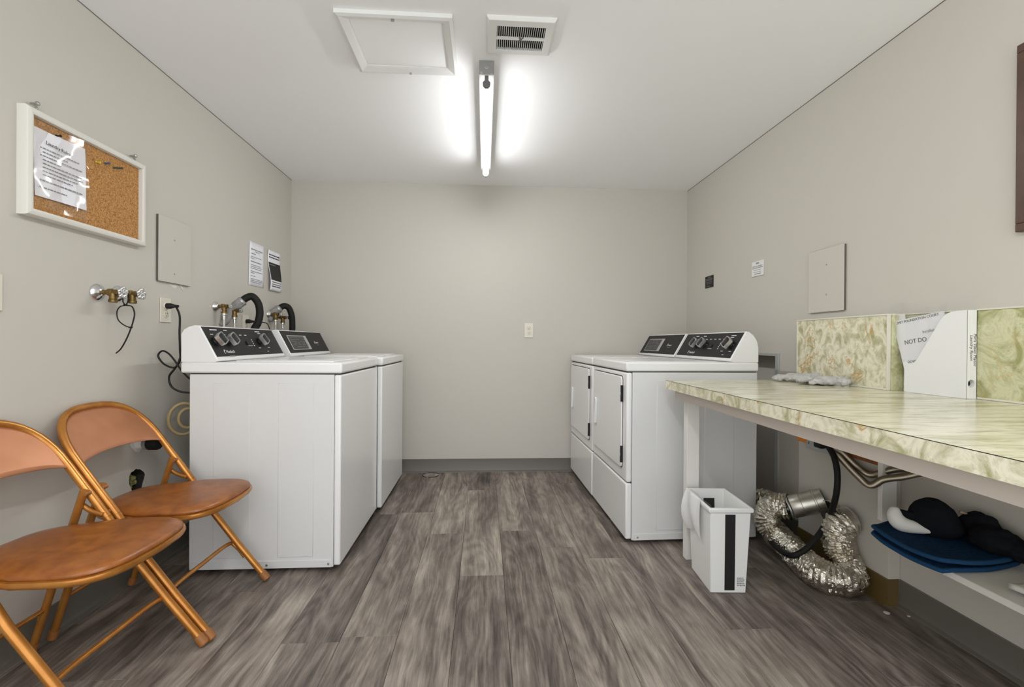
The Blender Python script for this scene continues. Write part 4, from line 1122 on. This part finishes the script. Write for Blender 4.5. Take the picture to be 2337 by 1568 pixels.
# ---- waste bin
bo = Vector((.931, 1.808, 0)); ba = -.062
be1 = Vector((math.cos(ba), math.sin(ba), 0)); be2 = Vector((-math.sin(ba) + .02, math.cos(ba), 0))
BW = lambda u, v, z: tuple(bo + be1 * u + be2 * v + Vector((0, 0, z)))
t = thing('waste_bin', 'slim white waste bin with a black stripe in front of the counter leg', 'bin', BW(.08, .12, 0))
lv = [(0, 0, .144, .205, .0008), (-.003, -.002, .162, .246, .325), (-.003, -.002, .162, .246, .330), (-.011, -.010, .170, .254, .332), (-.012, -.011, .171, .255, .346), (-.009, -.008, .168, .252, .350), (-.001, 0, .160, .244, .350), (.001, .002, .158, .242, .346), (.004, .004, .140, .201, .006)]
vs = []
for u0, v0, u1, v1, z in lv: vs += [BW(u0, v0, z), BW(u1, v0, z), BW(u1, v1, z), BW(u0, v1, z)]
fs = [(0, 3, 2, 1)]
for r in range(len(lv) - 1):
    fs += [(r * 4 + k, r * 4 + (k + 1) % 4, r * 4 + 4 + (k + 1) % 4, r * 4 + 4 + k) for k in range(4)]
k = (len(lv) - 1) * 4
MB().add(vs, fs + [(k, k + 1, k + 2, k + 3)]).build('bin_body', 'white', t, bevel=.003)
fv = lambda z: -.002 * z / .325
st = [BW(.057 + .001 * z, fv(z) - .0012, z) for z in (.012, .322)] + [BW(.098 + .003 * z, fv(z) - .0012, z) for z in (.322, .012)]
st2 = [BW(.057 + .001 * z, fv(z) + .001, z) for z in (.012, .322)] + [BW(.098 + .003 * z, fv(z) + .001, z) for z in (.322, .012)]
MB().add(st + st2, [(0, 1, 2, 3), (7, 6, 5, 4), (0, 4, 5, 1), (1, 5, 6, 2), (2, 6, 7, 3), (3, 7, 4, 0)]).build('front_stripe', 'blackpanel', t, label='black vertical stripe')
st = [BW(.062, .2325, .310), BW(.112, .2325, .310), BW(.108, .2085, .10), BW(.062, .2085, .10)]
MB().add(st, [(0, 1, 2, 3)]).build('inner_stripe', 'blackpanel', t, smooth=None)
pr = MB(); random.seed(12)
for r in range(5):
    x = .108
    while x < .134:
        l_ = random.uniform(.002, .007)
        z0 = .060 - r * .0075
        pr.add([BW(x, fv(z0) - .0008, z0), BW(x + l_, fv(z0) - .0008, z0), BW(x + l_, fv(z0) - .0008, z0 + .0042), BW(x, fv(z0) - .0008, z0 + .0042)], [(0, 1, 2, 3)])
        x += l_ + .0015
pr.build('moulding_print', 'print_g', t, smooth=None)
def lf(u, v):
    """bag edge folded over the left rim and hanging down outside"""
    z = .3525 - .165 * v + .012 * math.sin(5 * u); bul = .018 * math.sin(PI * min(1, v * 1.02)) ** .7 * (.5 + .5 * u) + .003
    return BW(-.010 - bul + .004 * math.sin(9 * u + 3 * v), .075 + .175 * u, z if v > .02 else .3525)
MB().grid(lf, 24, 20).build('bag_fold', 'bag', t, smooth=3)
def lin(u, v):
    return BW(.006 + .02 * v + .004 * math.sin(11 * u), .01 + .22 * u, .351 - .20 * v)
MB().grid(lin, 20, 12).build('bag_liner', 'clearbag', t, smooth=3)

# ================================================================== LOW SHELF WITH TOWEL AND CLOTHES
SZ = .365
t = thing('wall_shelf', 'low white shelf on the right wall under the counter', 'shelf', (1.49, 1.0, SZ))
MB().box(1.352, 1.6365, .34, 1.430, SZ - .020, SZ).build('shelf_board', 'whitewood', t, bevel=.002)
MB().box(1.617, 1.6365, .34, 1.430, SZ - .060, SZ - .020).build('shelf_cleat', 'whitewood', t, bevel=.001)
TB, TC, TD, TA = Vector((1.302, 1.214)), Vector((1.612, 1.245)), Vector((1.590, 1.585)), Vector((1.322, 1.492))
def tw(u, v):
    a, b = 2 * u - 1, 2 * v - 1; k = .42
    a2 = a * math.sqrt(1 - k * b * b / 2) * (1 / math.sqrt(1 - k * .0)); b2 = b * math.sqrt(1 - k * a * a / 2)
    u, v = (a2 + 1) / 2, (b2 + 1) / 2
    return TB * (1 - u) * (1 - v) + TC * u * (1 - v) + TD * u * v + TA * (1 - u) * v
t = thing('folded_towel', 'folded navy blue terry towel hanging over the front of the low shelf', 'towel', (1.46, 1.39, SZ))
def layer(zc, lift):
    def f(u, v):
        p = tw(u, v)
        edge = max(0.0, 1 - u * 6)
        z = zc + lift * (math.exp(-u * 7) + .5 * math.exp(-v * 8)) - .010 * max(0, (1.352 - p.x) / .05) ** 1.3 + .002 * noise.noise(Vector((p.x * 14, p.y * 14, zc * 50)))
        return (p.x, p.y, z)
    return f
for nm, zc, lift in (('lower_fold', SZ + .0075, .002), ('upper_fold', SZ + .0215, .013)):
    f = layer(zc, lift)
    o = MB().grid(f, 36, 36).build(nm, 'navy', t, smooth=2, solid=.011)
    N = 24
    rim = [f(k / N, 0) for k in range(N)] + [f(1, k / N) for k in range(N)] + [f(1 - k / N, 1) for k in range(N)] + [f(0, 1 - k / N) for k in range(N)]
    MB().tube(rim, .0068, 8, closed=True).build('hem', 'navyband', o, smooth=1.5)
TZ = SZ + .028
t = thing('white_sock_cap', 'white crumpled cloth crescent lying at the front of the black cap', 'cloth', (1.41, 1.44, TZ))
MB().tube(bez([(1.402, 1.470, TZ + .075), (1.396, 1.462, TZ + .045), (1.405, 1.448, TZ + .026), (1.432, 1.425, TZ + .022), (1.470, 1.400, TZ + .016)], 6), [.010, .014, .017, .019, .021, .022, .023, .024, .025, .0255, .026, .026, .026, .025, .024, .023, .022, .021, .020, .018, .016, .014, .011, .008, .004], 16).build('cloth', 'whitecloth', t, remesh=.004)
t = thing('black_cap', 'black cloth cap with a tan edged strap lying on the navy towel', 'cap', (1.49, 1.42, TZ))
b = MB(); b.ball((1.500, 1.430, TZ + .050), .062, .066, .066, 20, 14); b.ball((1.515, 1.415, TZ + .03), .062, .062, .034, 18, 10); b.ball((1.47, 1.44, TZ + .035), .045, .05, .034, 18, 10)
b.build('crown', 'blackcloth', t, remesh=.005, fold=(.05, .014))
b = MB(); b.tube(bez([(1.412, 1.468, TZ + .064), (1.432, 1.455, TZ + .052), (1.462, 1.440, TZ + .046)], 5), [.006, .009, .011, .013, .014, .015, .016, .017, .018, .018, .018], 14)
b.build('peak', 'blackcloth', t, remesh=.004)
sp = [(1.578 + .006 * math.cos(a), 1.388 + .012 * math.cos(a), TZ + .040 + .036 * math.sin(a)) for a in [PI * k / 14 - .45 * PI for k in range(15)]]
MB().tube(bez([(1.560, 1.400, TZ + .082), (1.577, 1.390, TZ + .074), (1.584, 1.382, TZ + .045), (1.574, 1.384, TZ + .018), (1.552, 1.396, TZ + .010)], 6), .004, 8).build('strap_edge', 'tancloth', t, smooth=1.5)
b = MB(); b.ball((1.560, 1.295, TZ + .032), .060, .070, .040, 18, 12); b.ball((1.586, 1.36, TZ + .045), .038, .062, .050, 18, 12); b.ball((1.575, 1.23, TZ + .025), .05, .05, .03, 18, 12)
o = b.build('dark_clothing', 'blackcloth', None, remesh=.005, fold=(.04, .02))
tag(o, 'bundle of black clothing on the towel at the right edge of the picture', 'clothing')
def wc(u, v):
    return (1.40 + .20 * u, .86 + .27 * v, SZ + .016 + .006 * noise.noise(Vector((u * 4, v * 4, 1))) + .014 * (1 - abs(2 * v - 1)))
o = MB().grid(wc, 20, 20).build('folded_cloth', 'whitecloth', None, smooth=2, solid=.014)
tag(o, 'white folded cloth on the low shelf in front of the towel', 'cloth')

# ================================================================== RIGHT WALL LABELS AND SMALL THINGS
def wall_sign(y0, y1, z0, z1, label, m, ink, rows, cat):
    t = thing('wall_sign', label, cat, (XR, (y0 + y1) / 2, z0))
    MB().box(XR - .006, XR - .0005, y0, y1, z0, z1).build('sign_plate', m, t, bevel=.0015)
    random.seed(len(label))
    b = MB()
    for z, f0, f1, h in rows:
        y = y1 - (y1 - y0) * f0
        while y > y1 - (y1 - y0) * f1:
            l_ = random.uniform(.003, .008)
            b.add([(XR - .0064, y, z), (XR - .0064, y - l_, z), (XR - .0064, y - l_, z + h), (XR - .0064, y, z + h)], [(0, 1, 2, 3)])
            y -= l_ + .0015
    b.build('sign_print', ink, t, smooth=None)
wall_sign(2.580, 2.694, 1.428, 1.517, 'small white printed sign on the right wall', 'white', 'print_g', [(1.500, .38, .66, .009), (1.484, .08, .92, .005), (1.474, .08, .92, .005), (1.462, .2, .8, .003), (1.450, .2, .8, .003), (1.438, .25, .78, .005)], 'sign')
wall_sign(3.168, 3.284, 1.428, 1.513, 'small black printed sign on the right wall above the dryers', 'blackpanel', 'print_g', [(1.499, .4, .65, .006), (1.487, .1, .9, .004), (1.479, .1, .9, .004), (1.466, .2, .85, .003), (1.456, .2, .85, .003), (1.436, .25, .6, .004)], 'sign')
t = thing('wall_frame', 'dark wooden frame on the right wall at the edge of view', 'frame', (XR, 1.05, 1.366))
for a in ((.78, 1.296, 1.366, 1.391), (.78, 1.296, 1.909, 1.934), (.78, .805, 1.391, 1.909), (1.271, 1.296, 1.391, 1.909)):
    MB().box(XR - .022, XR - .0005, *a).build('frame_rail', 'wood', t, bevel=.002)
MB().box(XR - .010, XR - .0005, .805, 1.271, 1.391, 1.909).build('picture_panel', 'violet', t)
# round patch in the floor near the back wall
t = thing('floor_patch', 'round worn patch with a dark broken rim in the floor by the back wall', 'floor patch', (-.400, 3.512, 0))
MB().lathe([(.060, .0002), (.060, .0008), (.056, .0012)], (-.400, 3.512, 0), (0, 0, 1), 32).build('patch_disc', 'plank', t)
b = MB()
for a0, a1 in ((20, 120), (135, 175), (190, 250), (262, 345)):
    pts = [(-.400 + (.062 + .002 * math.sin(a * .3)) * math.cos(math.radians(a)), 3.512 + .060 * math.sin(math.radians(a)), .001) for a in range(a0, a1, 6)]
    b.tube(pts, .003, 6)
b.build('broken_rim', 'dark', t)
# crumbs on the floor by the furred wall
random.seed(6)
for k, (x, y, lab) in enumerate(((1.535, 1.64, 'flake of plaster on the floor beside the brown base corner'), (1.600, 1.615, 'tiny pale crumb on the floor against the grey base'))):
    b = MB(); s = .010 if k == 0 else .005
    b.prism([(x + s * math.cos(a) * random.uniform(.7, 1.3), y + s * math.sin(a) * random.uniform(.7, 1.3)) for a in [2 * PI * j / 7 for j in range(7)]], XYZ, .0004, .002)
    tag(b.build('plaster_flake', 'plaster', None, smooth=None), lab, 'debris')
